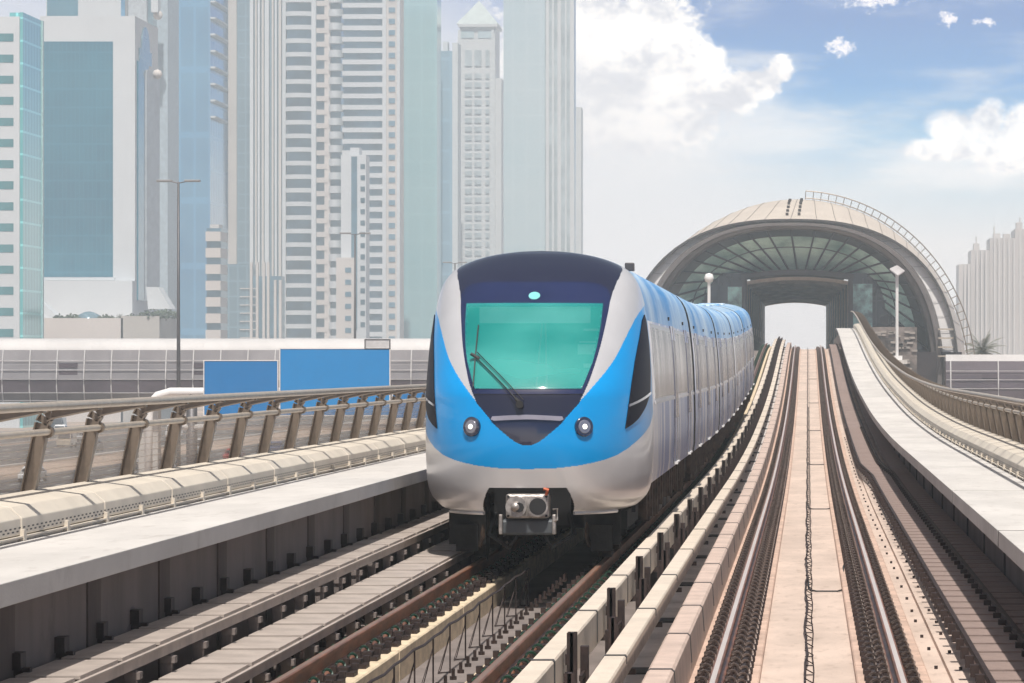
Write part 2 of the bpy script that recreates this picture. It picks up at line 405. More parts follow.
# ================================================================ CABLE TRAYS
def tray(x0, x1, zt, dz, seg, label, yend, matl, edge=0, jog=None, thick=.1, y0=22.):
    t = thing('cable_tray', label, 'cable tray', ((x0+x1)/2, y0, zt))
    src = None; y = y0; n = 0; rest = MB()
    lid = MB().box(x0, x1, .09, seg-.09, -.012, .012); 
    lid.box(x0-.01, x0+.02, .0, seg, -.02, .03) if edge else None
    sidem = MB()
    while y < yend:
        sh = jog(y) if jog else 0
        if n < 100:
            if src is None:
                src = lid.build('lid', matl, t, origin=(0,0,0)); src.location = Vector((sh, y, zt+P(y)))-wloc(t)
            else:
                c = cp(src, t, (sh, y, zt+P(y)))
                src_ang = math.atan2(P(y+seg)-P(y), seg); c.rotation_euler = (src_ang, 0, 0)
        else: rest.box(x0+sh, x1+sh, y+.012, y+seg-.012, zt-.012, zt+.012, prof=True)
        y += seg; n += 1
    if rest.v: rest.build('lid_run', matl, t)['kind'] = 'stuff'
    ys = ysam(y0, yend, 3)
    sidem.sweep([(x1-.004,zt-thick),(x1-.004,zt-.014),(x1+.03,zt-.014),(x1+.03,zt-.03),(x1+.012,zt-.03),(x1+.012,zt-thick)], ys, shift=jog)
    sidem.sweep([(x0-.012,zt-thick),(x0-.012,zt-.014),(x0,zt-.014),(x0,zt-thick)], ys, shift=jog)
    sidem.build('side_rail', matl, t)
    return t
tray(-5.12,-4.70,.47,0,1.55,'narrow covered cable tray against the left wall under the walkway', 130, trayg)
tray(-4.68,-4.22,.22,0,1.5,'wide covered cable tray between the left wall and the rusty rail', 130, trayg)
jog = lambda y: 0 if y < 84 else (-.17 if y > 92 else -.17*(y-84)/8)
trayr = mat('tray_brown', (.29,.215,.19), .7, var=.14, scale=2, grime=.5)
tR1 = tray(1.42,1.84,.05,0,1.0,'ribbed brown cable tray nearer the empty track on the right', 234, trayr, 0, jog)
tR2 = tray(1.90,2.23,.09,0,1.0,'ribbed brown cable tray tight against the right wall', 234, trayr, 0, None)
def edge_rail(x, zt, par, name, jg):
    b = MB().sweep([(x-.02,zt),(x-.02,zt+.055),(x+.02,zt+.055),(x+.02,zt)], ysam(22,234,2.5), shift=jg); b.build(name, darkb, par)
    src = MB().box(-.07,.0,-.06,.06,-.1,.0).build('clamp', darkb, par, origin=(0,0,0)); first = True; n = 0
    for y in frange(22.5, 121, 1.0):
        sh = jg(y) if jg else 0
        l = (x-.02+sh, y, zt+.03+P(y))
        if first: src.location = Vector(l)-wloc(par); first = False
        else: cp(src, par, l)
edge_rail(1.40, .04, tR1, 'edge_angle', jog)
edge_rail(1.87, .08, tR2, 'edge_angle', jog)
def foot_row(x, z0, z1, y1, par):
    src = MB().box(-.04,.04,-.04,.04,z0,z1).box(-.04,.07,-.06,.06,z1-.06,z1-.01).build('support_foot', webc, par, origin=(0,0,0)); first = True
    for y in frange(22.7, y1, 1.5):
        if first: src.location = Vector((x,y,P(y)))-wloc(par); first = False
        else: cp(src, par, (x,y,P(y)))
for o in [o for o in bpy.data.objects if o.name.startswith('cable_tray')]:
    if 'narrow' in o['label']: foot_row(-4.72, -.34, .36, 60, o)
    if 'wide' in o['label']: foot_row(-4.24, -.34, .11, 60, o)

# ================================================================ DUCT COVERS on the walkways + RAILINGS
def duct(mir, dz, label, yend):
    f = (lambda x: -3.22-x) if mir else (lambda x: x)
    t = thing('cable_duct', label, 'cable duct', (f(3.0), 22, 1.03+dz))
    sec = [(f(2.73),1.075),(f(2.73),1.20),(f(2.82),1.285),(f(3.16),1.335),(f(3.22),1.31),(f(3.22),1.075)]
    y = 19.
    while y < yend:
        MB().sweep(sec, ysam(y+.03, y+3.47, 1.75), dz=dz).build('duct_cover', grp, t, bevel=.008); y += 3.5
    MB().sweep([(f(2.745),1.08),(f(2.745),1.19),(f(2.83),1.27),(f(3.15),1.32),(f(3.2),1.3),(f(3.2),1.08)], ysam(19,yend,3), dz=dz).build('joint_liner', seamd, t)
    MB().sweep([(f(2.74),1.031),(f(2.74),1.055),(f(2.705),1.055),(f(2.705),1.068),(f(2.9),1.068),(f(2.9),1.031)], ysam(19,yend,3), dz=dz).build('base_strip', grp, t)
    sl = MB()
    x = f(2.7285)
    for y in frange(22, min(yend,80), .17):
        sl.add([(x,y,1.10+dz+P(y)),(x,y+.08,1.10+dz+P(y)),(x,y+.08,1.112+dz+P(y)),(x,y,1.112+dz+P(y))],[(0,1,2,3)])
        sl.add([(x,y+.08,1.125+dz+P(y)),(x,y+.16,1.125+dz+P(y)),(x,y+.16,1.137+dz+P(y)),(x,y+.08,1.137+dz+P(y))],[(0,1,2,3)])
    sl.build('vent_slots', seamd, t)['kind'] = 'stuff'
    a = f(2.70); b_ = f(2.74); x0, x1 = min(a,b_), max(a,b_)
    src = MB().box(x0,x1,-.05,.05,1.032+dz,1.115+dz).build('foot', grp, t, origin=(0,0,0)); src.location = Vector((0,19,0))-wloc(t)
    n = 0
    for y in frange(20.75, yend-1, 1.75):
        if n < 98: cp(src, t, (0,y,P(y)))
        n += 1
duct(True, LZ, 'cream duct covers with vent slots on the left walkway', 236)
duct(False, 0, 'cream duct covers running up the right walkway to the station', 236)

mesh_m = bpy.data.materials.new('wire_mesh'); mesh_m.use_nodes = True
nt = mesh_m.node_tree; b = nt.nodes['Principled BSDF']
tc = nt.nodes.new('ShaderNodeTexCoord'); sp = nt.nodes.new('ShaderNodeSeparateXYZ'); nt.links.new(tc.outputs['Object'], sp.inputs[0])
h = mt(nt, 'FRACT', mt(nt, 'MULTIPLY', sp.outputs[2], 16.))
hl = mt(nt, 'LESS_THAN', h, .12)
al = mt(nt, 'MAXIMUM', mt(nt, 'MULTIPLY', hl, .5), .30)
nt.links.new(al, b.inputs['Alpha']); b.inputs['Base Color'].default_value = (.52,.44,.37,1); b.inputs['Roughness'].default_value = .5
def railing(mir, dz, label, yend, full):
    f = (lambda x: -3.22-x) if mir else (lambda x: x)
    t = thing('railing', label, 'railing', (f(3.2), 22, 1.03+dz))
    hx, hz = 2.60, 2.044; mx, mz = 3.03, 1.81
    MB().tube([(f(hx), y, hz+dz+P(y)) for y in ysam(19, yend, 2.5)], .036, 10).build('handrail', railtop, t, smooth=True)
    MB().tube([(f(mx), y, mz+dz+P(y)) for y in ysam(19, yend, 2.5)], .028, 8).build('mid_rail', railtop, t, smooth=True)
    MB().sweep([(f(3.28),1.30),(f(3.14),1.80),(f(3.144),1.80),(f(3.284),1.30)], ysam(19, yend, 2.3), dz=dz).build('mesh_panel', mesh_m, t)
    # post: leaning I-section with flat arm reaching in to the handrail
    b = MB()
    def web(pts, w, tk):
        for i in range(len(pts)-1):
            (xa,za),(xb,zb) = pts[i],pts[i+1]
            dx, dz_ = xb-xa, zb-za; l = math.hypot(dx,dz_); nx, nz = -dz_/l, dx/l
            for (o0,o1,hy) in ((-w,-w+.012,.055),(w-.012,w,.055),(-w+.012,w-.012,.009)):
                q = [(xa+nx*o0,za+nz*o0),(xb+nx*o0,zb+nz*o0),(xb+nx*o1,zb+nz*o1),(xa+nx*o1,za+nz*o1)]
                vs = [(f(x)-f(0) if not mir else -x, -hy, z) for x,z in q]+[(f(x)-f(0) if not mir else -x, hy, z) for x,z in q]
                b.add(vs, [(0,1,2,3),(4,7,6,5),(0,4,5,1),(1,5,6,2),(2,6,7,3),(3,7,4,0)])
    web([(3.22,1.20),(3.08,1.88),(3.05,1.93)], .058, 0)
    web([(3.05,1.93),(3.0,1.955),(hx+.02,hz-.01)], .040, 0)
    b.lathe([(.05,-.03),(.05,.03)], ((-mx) if mir else mx, 0, mz), axis='y', n=8)
    x0 = -3.22 if mir else 0
    src = b.build('post', railst, t, origin=(0,0,0)); src.location = Vector((x0, 20.6, dz))-wloc(t); n = 0
    for y in frange(22.9, yend, 2.3): cp(src, t, (x0, y, dz+P(y)))
railing(True, LZ, 'bronze railing with slanted posts and mesh along the left walkway', 232, 1)
railing(False, 0, 'bronze railing with slanted posts and mesh along the right walkway', 236, 1)

# ================================================================ THE TRAIN
XC = -3.25
Wt = [(.78,1.10),(.80,1.16),(.85,1.22),(.93,1.29),(1.05,1.335),(1.2,1.355),(1.59,1.365),(2.2,1.35),(2.67,1.325),(3.0,1.29),(3.2,1.262),(3.36,1.225),(3.46,1.19),(3.55,1.14),(3.64,1.06),(3.70,.97),(3.755,.85),(3.80,.71),(3.835,.56),(3.86,.40),(3.878,.22),(3.885,.0)]
Dt = [(.78,2.3),(1.1,2.42),(1.6,2.5),(2.1,2.46),(2.5,2.18),(3.0,1.64),(3.4,1.12),(3.6,.78),(3.75,.46),(3.84,.22),(3.885,.02)]
def herm(tb, z):
    if z <= tb[0][0]: return tb[0][1]
    if z >= tb[-1][0]: return tb[-1][1]
    for i in range(len(tb)-1):
        a, b = tb[i], tb[i+1]
        if z <= b[0]:
            h = b[0]-a[0]; t = (z-a[0])/h
            def sl(k):
                if k <= 0: return (tb[1][1]-tb[0][1])/(tb[1][0]-tb[0][0])
                if k >= len(tb)-1: return (tb[-1][1]-tb[-2][1])/(tb[-1][0]-tb[-2][0])
                s1 = (tb[k][1]-tb[k-1][1])/(tb[k][0]-tb[k-1][0]); s2 = (tb[k+1][1]-tb[k][1])/(tb[k+1][0]-tb[k][0])
                return 0 if s1*s2 <= 0 else 2*s1*s2/(s1+s2)
            m0, m1 = sl(i)*h, sl(i+1)*h
            return (2*t**3-3*t*t+1)*a[1]+(t**3-2*t*t+t)*m0+(-2*t**3+3*t*t)*b[1]+(t**3-t*t)*m1
YN = 47.6; PE = 2/2.6
def nose(th, z, off=0.):
    def pt(th, z):
        t = math.radians(th)
        return Vector((XC+herm(Wt,z)*math.copysign(abs(math.sin(t))**PE, t), YN-herm(Dt,z)*max(math.cos(t),0)**PE, z))
    p = pt(th, z)
    if off:
        a, b = (th-1.2, th+1.2) if abs(th) < 87 else (th-1.2, th) if th > 0 else (th, th+1.2)
        n = (pt(b,z)-pt(a,z)).cross(pt(th,min(z+.02,3.88))-pt(th,z-.02))
        if n.length > 1e-9:
            n.normalize()
            if n.y > 0 and abs(n.y) > .05: n = -n
            if abs(n.y) <= .05 and n.x*th < 0: n = -n
            p = p+n*off
    return p
def itp(tb, x):
    if x <= tb[0][0]: return tb[0][1]
    for (a, b) in zip(tb, tb[1:]):
        if x <= b[0]: return a[1]+(b[1]-a[1])*(x-a[0])/(b[0]-a[0])
    return tb[-1][1]
BL = [(0,1.287),(10,1.298),(20,1.326),(28,1.358),(36,1.395),(44,1.445),(52,1.515),(60,1.59),(70,1.68),(79,1.76),(90,1.9)]
BU = [(20,2.06),(26,2.205),(31,2.32),(36,2.43),(42,2.57),(49,2.76),(55,2.90),(62,3.03),(70,3.12),(80,3.19),(90,3.225)]
MK = [(1.56,0),(1.575,1.6),(1.613,3.4),(1.70,6.8),(1.80,11),(1.92,15),(2.05,20),(2.26,24.5),(2.56,29.5),(2.78,32.8),(2.95,35.2),(3.1,37.2),(3.25,39.8),(3.38,43.5),(3.5,50),(3.6,60),(3.68,76),(3.70,90)]
def livery(th, z):
    a = abs(th)
    if a < 90 and z > 1.56 and a < itp(MK, z): return 2
    if z < itp(BL, a): return 0
    if a < 20 or z < itp(BU, a): return 1
    return 0
tr = thing('metro_train', 'blue and silver metro train with a green windscreen, on the left track', 'train', (XC, 45, LZ))
WS = [(33.8,3.21),(31.8,2.95),(29.2,2.70),(26.8,2.52),(24.1,2.375),(22.2,2.27),(20.9,2.21)]
def in_ws(th, z, m=0.): return 2.21+m < z < 3.205-m and abs(th) < itp([(b_,a_) for a_,b_ in reversed(WS)], z)-m*20
nb = MB(); TH = [-90+i*.5 for i in range(361)]
# denser rows where the profile turns; notch for the coupler cut from the bottom centre
ZZ = [.78+.009*i for i in range(int((3.62-.78)/.009))]
z = ZZ[-1]
while z < 3.884: z += max(.0012, (3.886-z)*.03); ZZ.append(min(z, 3.8845))
nt_ = len(TH)
for z in ZZ:
    w = herm(Wt, z); d_ = herm(Dt, z)
    for th in TH:
        t = math.radians(th); nb.v.append((XC+w*math.copysign(abs(math.sin(t))**PE, t), YN-d_*max(math.cos(t),0)**PE, z))
for j in range(len(ZZ)-1):
    zm = (ZZ[j]+ZZ[j+1])/2
    for i in range(nt_-1):
        th = (TH[i]+TH[i+1])/2
        if zm < 1.07 and abs(th) < 14.0+7.5*(1.07-zm)/.29: continue
        if in_ws(th, zm, .02): continue
        a = j*nt_+i; nb.f.append((a, a+1, a+1+nt_, a+nt_)); nb.m.append(livery(th, zm))
k0 = (len(ZZ)-1)*nt_
nb.f.append(tuple(k0+i for i in range(nt_))); nb.m.append(2)
nose_o = nb.build('nose', [silver, blue, navy], tr, smooth=True, recalc=False)
# lower lip under the nose
for s in (-1, 1):
    lip = MB()
    pts = [nose(s*a, .785) for a in range(22, 62, 4)]; lip.tube([(p.x, p.y+.02, .765) for p in pts], .022, 6); lip.build('lower_lip', silver, tr)
# overlays (real panels proud of the nose): built in (angle, height) space
def panel(name, poly, off, matl, stepa=1.5, stepz=.05, parent=None, hole=None):
    bm = bmesh.new(); vs = [bm.verts.new((a*.02, z, 0)) for a, z in poly]; bm.faces.new(vs)
    amin, amax = min(p[0] for p in poly), max(p[0] for p in poly); zmin, zmax = min(p[1] for p in poly), max(p[1] for p in poly)
    for a in frange(amin+stepa, amax-.1, stepa): bmesh.ops.bisect_plane(bm, geom=bm.verts[:]+bm.edges[:]+bm.faces[:], plane_co=(a*.02,0,0), plane_no=(1,0,0))
    for z in frange(zmin+stepz, zmax-.01, stepz): bmesh.ops.bisect_plane(bm, geom=bm.verts[:]+bm.edges[:]+bm.faces[:], plane_co=(0,z,0), plane_no=(0,1,0))
    if hole: bmesh.ops.delete(bm, geom=[f for f in bm.faces if hole(f.calc_center_median().x/.02, f.calc_center_median().y)], context='FACES')
    bnd = [e for e in bm.edges if len(e.link_faces) == 1]
    r = bmesh.ops.extrude_edge_only(bm, edges=bnd)
    nv = {v for v in r['geom'] if isinstance(v, bmesh.types.BMVert)}
    o0 = wloc(tr)
    for v in bm.verts:
        v.co = nose(v.co.x/.02, v.co.y, -.01 if v in nv else off)-o0
    bmesh.ops.recalc_face_normals(bm, faces=bm.faces)
    for f in bm.faces: f.smooth = True
    me = bpy.data.meshes.new(name); bm.to_mesh(me); bm.free(); me.materials.append(matl)
    me.set_sharp_from_angle(angle=math.radians(40))
    o = bpy.data.objects.new(name, me); C.objects.link(o); o.parent = parent or tr
    return o
def sym(half): return [(a, z) for a, z in half]+[(-a, z) for a, z in reversed(half) if abs(a) > 1e-6]
# windscreen surround: rounded shoulders at the top
panel('windscreen_frame', sym([(0,3.475),(15,3.478),(27,3.472),(34,3.45),(38.5,3.40),(40.2,3.32),(39,3.22),(36.4,3.05),(33.5,2.85),(29.8,2.6),(25.5,2.33),(21.8,2.155),(0,2.15)]), .012, visor, .8, .02, hole=lambda a, z: in_ws(a, z, .012))
teal = bpy.data.materials.new('windscreen_teal'); teal.use_nodes = True
nt = teal.node_tree; bs = nt.nodes['Principled BSDF']; tc = nt.nodes.new('ShaderNodeTexCoord')
mp = nt.nodes.new('ShaderNodeMapping'); mp.inputs['Scale'].default_value = (.5,.2,1.5); nt.links.new(tc.outputs['Object'], mp.inputs[0])
nz = N(nt, 'ShaderNodeTexNoise', Scale=1.0, Detail=3.); nt.links.new(mp.outputs[0], nz.inputs['Vector'])
nt.links.new(mixc(nt, smooth(nt, nz.outputs[0], .3, .7), (.0,.36,.33), (.10,.64,.58)), bs.inputs['Base Color'])
bs.inputs['Roughness'].default_value = .06; bs.inputs['Coat Weight'].default_value = 1.; bs.inputs['IOR'].default_value = 1.6; bs.inputs['Alpha'].default_value = .5
MATS['teal'] = teal
ws = panel('windscreen', sym([(0,3.21),(33.8,3.21),(31.8,2.95),(29.2,2.70),(26.8,2.52),(24.1,2.375),(22.2,2.27),(20.9,2.21),(0,2.205)]), .022, teal)
panel('mask_reflection', sym([(0,1.915),(11.8,1.895),(12.4,1.86),(11.0,1.845),(0,1.862)]), .02, mat('mask_reflection_pale', (.34,.33,.40), .4, .3))  # pale strip shaped as a reflection on the mask
def tx(x, z): return math.copysign(math.degrees(math.asin((abs(x)/herm(Wt,z))**1.3)), x)
panel('emblem', [(tx(.068*math.cos(q)+1e-5, 3.30), 3.30+.045*math.sin(q)) for q in [(i+.5)*math.pi/12 for i in range(24)]], .022, mat('emblem_teal', (.22,.62,.6), .25), .35, .03)
for s in (-1, 1):
    panel('cab_window', [(s*a, z) for a, z in [(80.5,3.10),(74,3.03),(69.3,2.90),(63.5,2.71),(59.5,2.53),(56,2.30),(53,2.05),(50.8,1.88),(49.2,1.745),(55,1.79),(62,1.86),(72,2.0),(81,2.155),(84,2.4),(84.5,2.7),(83.5,3.02)]], .012, dglass, 1.2)
    panel('window_bar', [(s*a, z) for a, z in [(52.3,2.03),(81,2.175),(82,2.145),(52,2.0)]], .02, navy, 1.2)
    # headlamp
    c = nose(s*22.2, 1.775, 0); n_ = (nose(s*22.2,1.775,.1)-c).normalized()
    
    def disc(name, r, h0, h1, matl, parent, rin=0.):
        bm = bmesh.new(); rot = n_.to_track_quat('Z','Y').to_matrix().to_4x4()
        prof_ = [(r*1.0,h0),(r*1.0,h1-.006),(r*.93,h1),(rin if rin else .0005, h1 if not rin else h1-.02)]
        m2 = MB().lathe(prof_, (0,0,0), n=32)
        m2.v = [tuple(c+rot.to_3x3()@Vector(v)) for v in m2.v]
        return m2.build(name, matl, parent, smooth=True, autos=35)
    hh = disc('headlight', .115, -.08, .03, navy, tr)
    disc('lens', .080, -.02, .036, mat('lens_grey', (.22,.22,.26), .15, .3, coat=1.), hh)
    em = bpy.data.materials.new('lamp_lit'); em.use_nodes = True; e_ = em.node_tree.nodes['Principled BSDF']; e_.inputs['Base Color'].default_value = (.9,.88,.8,1)
    e_.inputs['Emission Color'].default_value = (1,.97,.88,1); e_.inputs['Emission Strength'].default_value = 1.0
    disc('lamp', .03, -.02, .045, em, hh)
# wiper
wp = MB(); 
P0 = nose(-1.5, 2.03, .05); P1 = nose(-21.8, 2.56, .06)
def tt(f, off, da=0, dz=0): x0, x1 = -.06, -.62; x = x0+(x1-x0)*f; z = 2.03+(2.56-2.03)*f+dz; return nose(tx(x+da, z), z, off)
wp.tube([tt(k/8, .05) for k in range(9)], .008, 6); wp.tube([tt(k/8, .05, .02, .05) for k in range(9)], .006, 6); wp.lathe([(.045,-.03),(.045,.03)], P0, axis='y', n=12); wp.tube([tt(0,.055),tt(.12,.055)], .025, 8)
P1 = tt(1., .055)
wo = wp.build('wiper', blackr, tr)
wb = MB().tube([nose(tx(-.62,z), z, .045) for z in (2.22,2.35,2.5,2.65,2.8,2.93)], .008, 6); wb.tube([P1+Vector((-.05,0,.03)), P1+Vector((.05,0,-.03))], .022, 6); wb.build('blade', blackr, wo)
# cab interior seen through the tinted screen
MB().box(XC-1.05,XC+1.05,47.45,47.5,1.9,3.3).build('bulkhead', mat('bulkhead_pale', (.35,.85,.78), .6), tr)
MB().box(XC-.9,XC+.9,45.9,46.5,1.75,2.12).build('console', mat('console_grey', (.35,.5,.48), .6), tr, bevel=.05)
MB().box(XC-.66,XC+.66,46.42,46.45,2.99,3.22).build('screen_reflection', mat('screen_reflection_pale', (.75,.98,.93), .6), tr)  # pale panel added for the bright reflection across the screen top
for k,(zq,hq,w0,w1) in enumerate(((3.0,.03,.55,.95),(2.86,.02,.50,.90),(2.72,.12,.48,.88),(2.56,.05,.55,.90),(2.42,.03,.62,.80))): MB().box(XC+w0,XC+w1,46.9,46.95,zq-.1,zq-.1+hq).build('cab_shelf', mat('cab_white', (.85,.9,.88), .5), tr)
gpz = MB()
for x in (-.0,.13): gpz.tube([(XC+x-.02,46.9,2.2),(XC+x*.3+.04,47.1,3.0)], .012, 6)
gpz.build('grab_pole', whitep, tr)
# roof edge light box (right shoulder)
MB().box(XC+.98,XC+1.09,48.3,48.6,3.66,3.76).build('roof_box', lampst, tr, bevel=.01)

# --- car bodies
sec = [(herm(Wt,z), z) for z in (1.055,1.2,1.59,1.9,2.06,2.2,2.45,2.67,2.99,3.04,3.2,3.36,3.46,3.55,3.64,3.70,3.755,3.80,3.835,3.86,3.878)]
full = [(XC+w, z) for w, z in sec]+[(XC, 3.885)]+[(XC-w, z) for w, z in reversed(sec)]
ns = len(sec)
def smat(i):
    j = i if i < ns else (2*ns-i if i <= 2*ns else 0)
    if i == 2*ns: return 0
    z = full[i][1] if i < ns else full[(i+1) % len(full)][1]
    if z < 3.03: return 0
    if z < 3.66: return 1
    return 2
roofm = mat('train_roof', (.60,.68,.74), .42, .0, col2=(.06,.30,.58), scale=2, bump=.3, bscale=2.4, bdist=.012)
gaps = [65.0, 83.2, 101.2, 119.2, 137.3]
jambm = mat('door_seal', (.16,.15,.17), .5)
def side_parts(body, y0, y1, doors, first=False):
    for s in (-1, 1):
        def sheet(name, ya, yb, za, zb, off, matl, par, th=.012):
            zs = [za+(zb-za)*i/6 for i in range(7)]
            b = MB(); ny = max(2, int((yb-ya)/1.5)+1); ys = [ya+(yb-ya)*i/(ny-1) for i in range(ny)]
            for lay in (off, off-th):
                for y in ys:
                    for z in zs: b.v.append((XC+s*(herm(Wt,z)+lay), y, z+P(y)))
            q = len(zs)*ny
            for a in range(ny-1):
                for c_ in range(6):
                    i0 = a*7+c_; b.f.append((i0,i0+1,i0+8,i0+7)); b.m.append(0)
                    b.f.append((q+i0,q+i0+7,q+i0+8,q+i0+1)); b.m.append(0)
            for c_ in range(6):
                b.f.append((c_,q+c_,q+c_+1,c_+1)); b.m.append(0); i0 = (ny-1)*7+c_; b.f.append((i0,i0+1,q+i0+1,q+i0)); b.m.append(0)
            for a in range(ny-1):
                for e in (0,6): i0 = a*7+e; b.f.append((i0,i0+7,q+i0+7,q+i0)); b.m.append(0)
            return b.build(name, matl, par)
        for yd in doors:
            d = sheet('door', yd-.75, yd+.75, 1.13, 3.05, .014, silvside, body)
            for q in (-.36,.36): sheet('door_glass', yd+q-.26, yd+q+.26, 1.75, 2.85, .020, wglass, d)
            sheet('joint', yd-.008, yd+.008, 1.13, 3.05, .022, jambm, d)
            for q in (-.78,.78): sheet('jamb', yd+q-.012, yd+q+.012, 1.1, 3.04, .016, jambm, d)
            xs = XC+s*1.36
            MB().box(min(xs,xs+s*.04),max(xs,xs+s*.04),yd-.65,yd+.65,1.10,1.12,prof=True).box(min(xs,xs+s*.05),max(xs,xs+s*.05),yd-.69,yd-.64,1.09,1.13,prof=True).build('door_step', lampw, d)
            xs = XC+s*herm(Wt,3.16)
            MB().box(min(xs,xs+s*.025),max(xs,xs+s*.025),yd-.9,yd-.80,3.12,3.17,prof=True).build('door_lamp', blackr, d)
        edges = sorted([y0+.35]+[v for yd in doors for v in (yd-.85, yd+.85)]+[y1-.3])
        for a, b_ in zip(edges[0::2], edges[1::2]):
            if b_-a > .9:
                fr = sheet('window_frame', a+.05, b_-.05, 2.03, 3.01, .008, silver, body)
                sheet('window', a+.12, b_-.12, 2.08, 2.96, .014, wglass, fr)
                sheet('sill', a+.05, b_-.05, 2.015, 2.055, .024, silver, fr)
cars = [(YN, gaps[0]-.5, [49.9, 55.9, 62.])] + [(gaps[i]+.5, gaps[i+1]-.5, [gaps[i]+3.0, gaps[i]+9.1, gaps[i]+15.2]) for i in range(4)]
for i, (a, b_, doors) in enumerate(cars):
    body = MB().sweep(full, ysam(a, b_, 3.), m=3, mf=smat).build('car_body', [silvside, bluem, roofm, blackr], tr, smooth=True, autos=30)
    body['label'] = ['leading', 'second', 'third', 'fourth', 'rear'][i]+' car body of the train'
    side_parts(body, a, b_, doors[1:] if i == 0 else doors, i == 0)
    if i < 4:
        gsec = [(XC+(x-XC)*.88, 1.2+(z-1.2)*.96) for x, z in full]
        MB().sweep(gsec, [b_-.05, b_+1.05]).build('gangway', blackr, tr)
    # roof units
    for yy in (a+5.5, a+12.):
        MB().sweep([(XC-.45,3.72),(XC-.42,3.905),(XC+.42,3.905),(XC+.45,3.72)], [yy-1.4, yy+1.4]).build('roof_unit', roofm, body, bevel=.03)
    # underframe
    uf = MB().sweep([(XC-1.2,.98),(XC+1.2,.98),(XC+1.2,1.2),(XC-1.2,1.2)], [a+.3 if i else 46.3, b_-.2]).build('underframe', under, tr)
    mid = (a+b_)/2
    for k in range(5):
        yy = mid-3.6+k*1.6; w = 1.15
        MB().box(XC-w, XC+w, yy-.6, yy+.6, .42, .985, prof=True).build('equipment_box', under if k % 2 else undb, uf, bevel=.02)
    for k in range(18):
        yy = a+1.+k*(b_-a-2)/17; MB().box(XC+1.18,XC+1.24,yy,yy+.08+.1*R.random(),.45+.25*R.random(),1.05,prof=True).build('conduit', undb, uf)
    for yb in ((a+1.4 if i == 0 else a+2.6), b_-2.6):
        bo_ = MB()
        for s in (-1, 1):
            bo_.box(XC+s*.98-.07, XC+s*.98+.07, yb-1.5, yb+1.5, .50, .72, prof=True)
            bo_.box(XC+s*.98-.12, XC+s*.98+.12, yb-.4, yb+.4, .66, .98, prof=True)
        bo_.box(XC-.95,XC+.95,yb-.25,yb+.25,.45,.75,prof=True)
        bg = bo_.build('bogie', under, tr)
        for q in (-1.05,1.05):
            for s in (-1, 1):
                zc = .42+LZ+P(yb+q)
                MB().lathe([(.45,-.03),(.45,0),(.42,.005),(.415,.12)] if s > 0 else [(.415,-.12),(.42,-.005),(.45,0),(.45,.03)], (XC+s*.72, yb+q, zc), axis='x', n=28).build('wheel', castst if False else undb, bg, smooth=True, autos=40)
                MB().box(XC+s*.92-.1,XC+s*.92+.1,yb+q-.14,yb+q+.14,.40+P(yb+q),.70+P(yb+q)).build('axle_box', under, bg, bevel=.02)
# front guards, sanding pipes, coupler
for s in (-1,1): MB().box(XC+s*.8-.22,XC+s*.8+.22,46.4,46.5,.36,.80).box(XC+s*.8-.13,XC+s*.8+.13,46.3,46.4,.28,.6).build('rail_guard', under, tr)
for s in (-1,1): MB().tube([(XC+s*.62,46.45,.75),(XC+s*.62,46.4,.45),(XC+s*.66,46.4,.33)], .03, 8).build('sand_pipe', undb, tr)
MB().box(XC-.45,XC+.45,46.0,46.1,.6,1.2).build('back_plate', blackr, tr)
cy = 45.15
cpl = MB().box(XC-.25,XC+.25,cy,cy+.35,.715,1.00).build('coupler', castst, tr, bevel=.03)
MB().lathe([(.122,-.12),(.122,-.06),(.11,-.04),(.11,.02)], (XC-.12,cy-.02,.855), axis='y', n=24).build('cone', castst, cpl, smooth=True, autos=40)
MB().lathe([(.04,-.20),(.07,-.1)], (XC-.12,cy-.02,.855), axis='y', n=16).build('cone_tip', castst, cpl, smooth=True)
MB().lathe([(.06,-.05),(.05,-.04),(.04,.0)], (XC-.08,cy-.16,.85), axis='y', n=8).build('hook', blackr, cpl)
MB().lathe([(.118,-.05),(.118,0)], (XC+.125,cy,.855), axis='y', n=28).build('ring', castst, cpl, smooth=True, autos=40)
MB().lathe([(.098,-.056),(.095,-.0)], (XC+.125,cy,.855), axis='y', n=28).build('socket', blackr, cpl)
for bx in (-.22,.22):
    for bz in (.745,.97): MB().lathe([(.016,-.015),(.016,0)], (XC+bx,cy,bz), axis='y', n=8).build('bolt', blackr, cpl)
MB().box(XC-.31,XC+.31,cy+.05,cy+.3,.52,.70).build('coupler_heater', mat('coupler_grey', (.10,.11,.12), .5, .3), cpl, bevel=.03)
for s in (-1,1): MB().box(XC+s*.31-.02,XC+s*.31+.02,cy-.01,cy+.1,.53,.76).build('clamp', castst, cpl, bevel=.008)
MB().tube([(XC+.22,cy,.99),(XC+.24,cy-.05,1.05),(XC+.19,cy-.05,1.06)], .02, 6).build('hose_elbow', orange, cpl)
MB().tube([(XC+.30,cy,.82),(XC+.35,cy-.03,.83),(XC+.35,cy-.03,.70),(XC+.31,cy,.68)], .012, 6).build('lever', castst, cpl)
MB().box(XC-.1,XC+.1,45.4,46.3,.78,.94).build('drawbar', under, cpl)
hz = MB()
for s in (-1,1): hz.tube([(XC+s*.38,46.1,.9),(XC+s*.5,45.9,.5),(XC+s*.25,45.7,.35),(XC+s*.1,45.8,.6)], .03, 6)
hz.build('air_hose', blackr, tr, smooth=True)

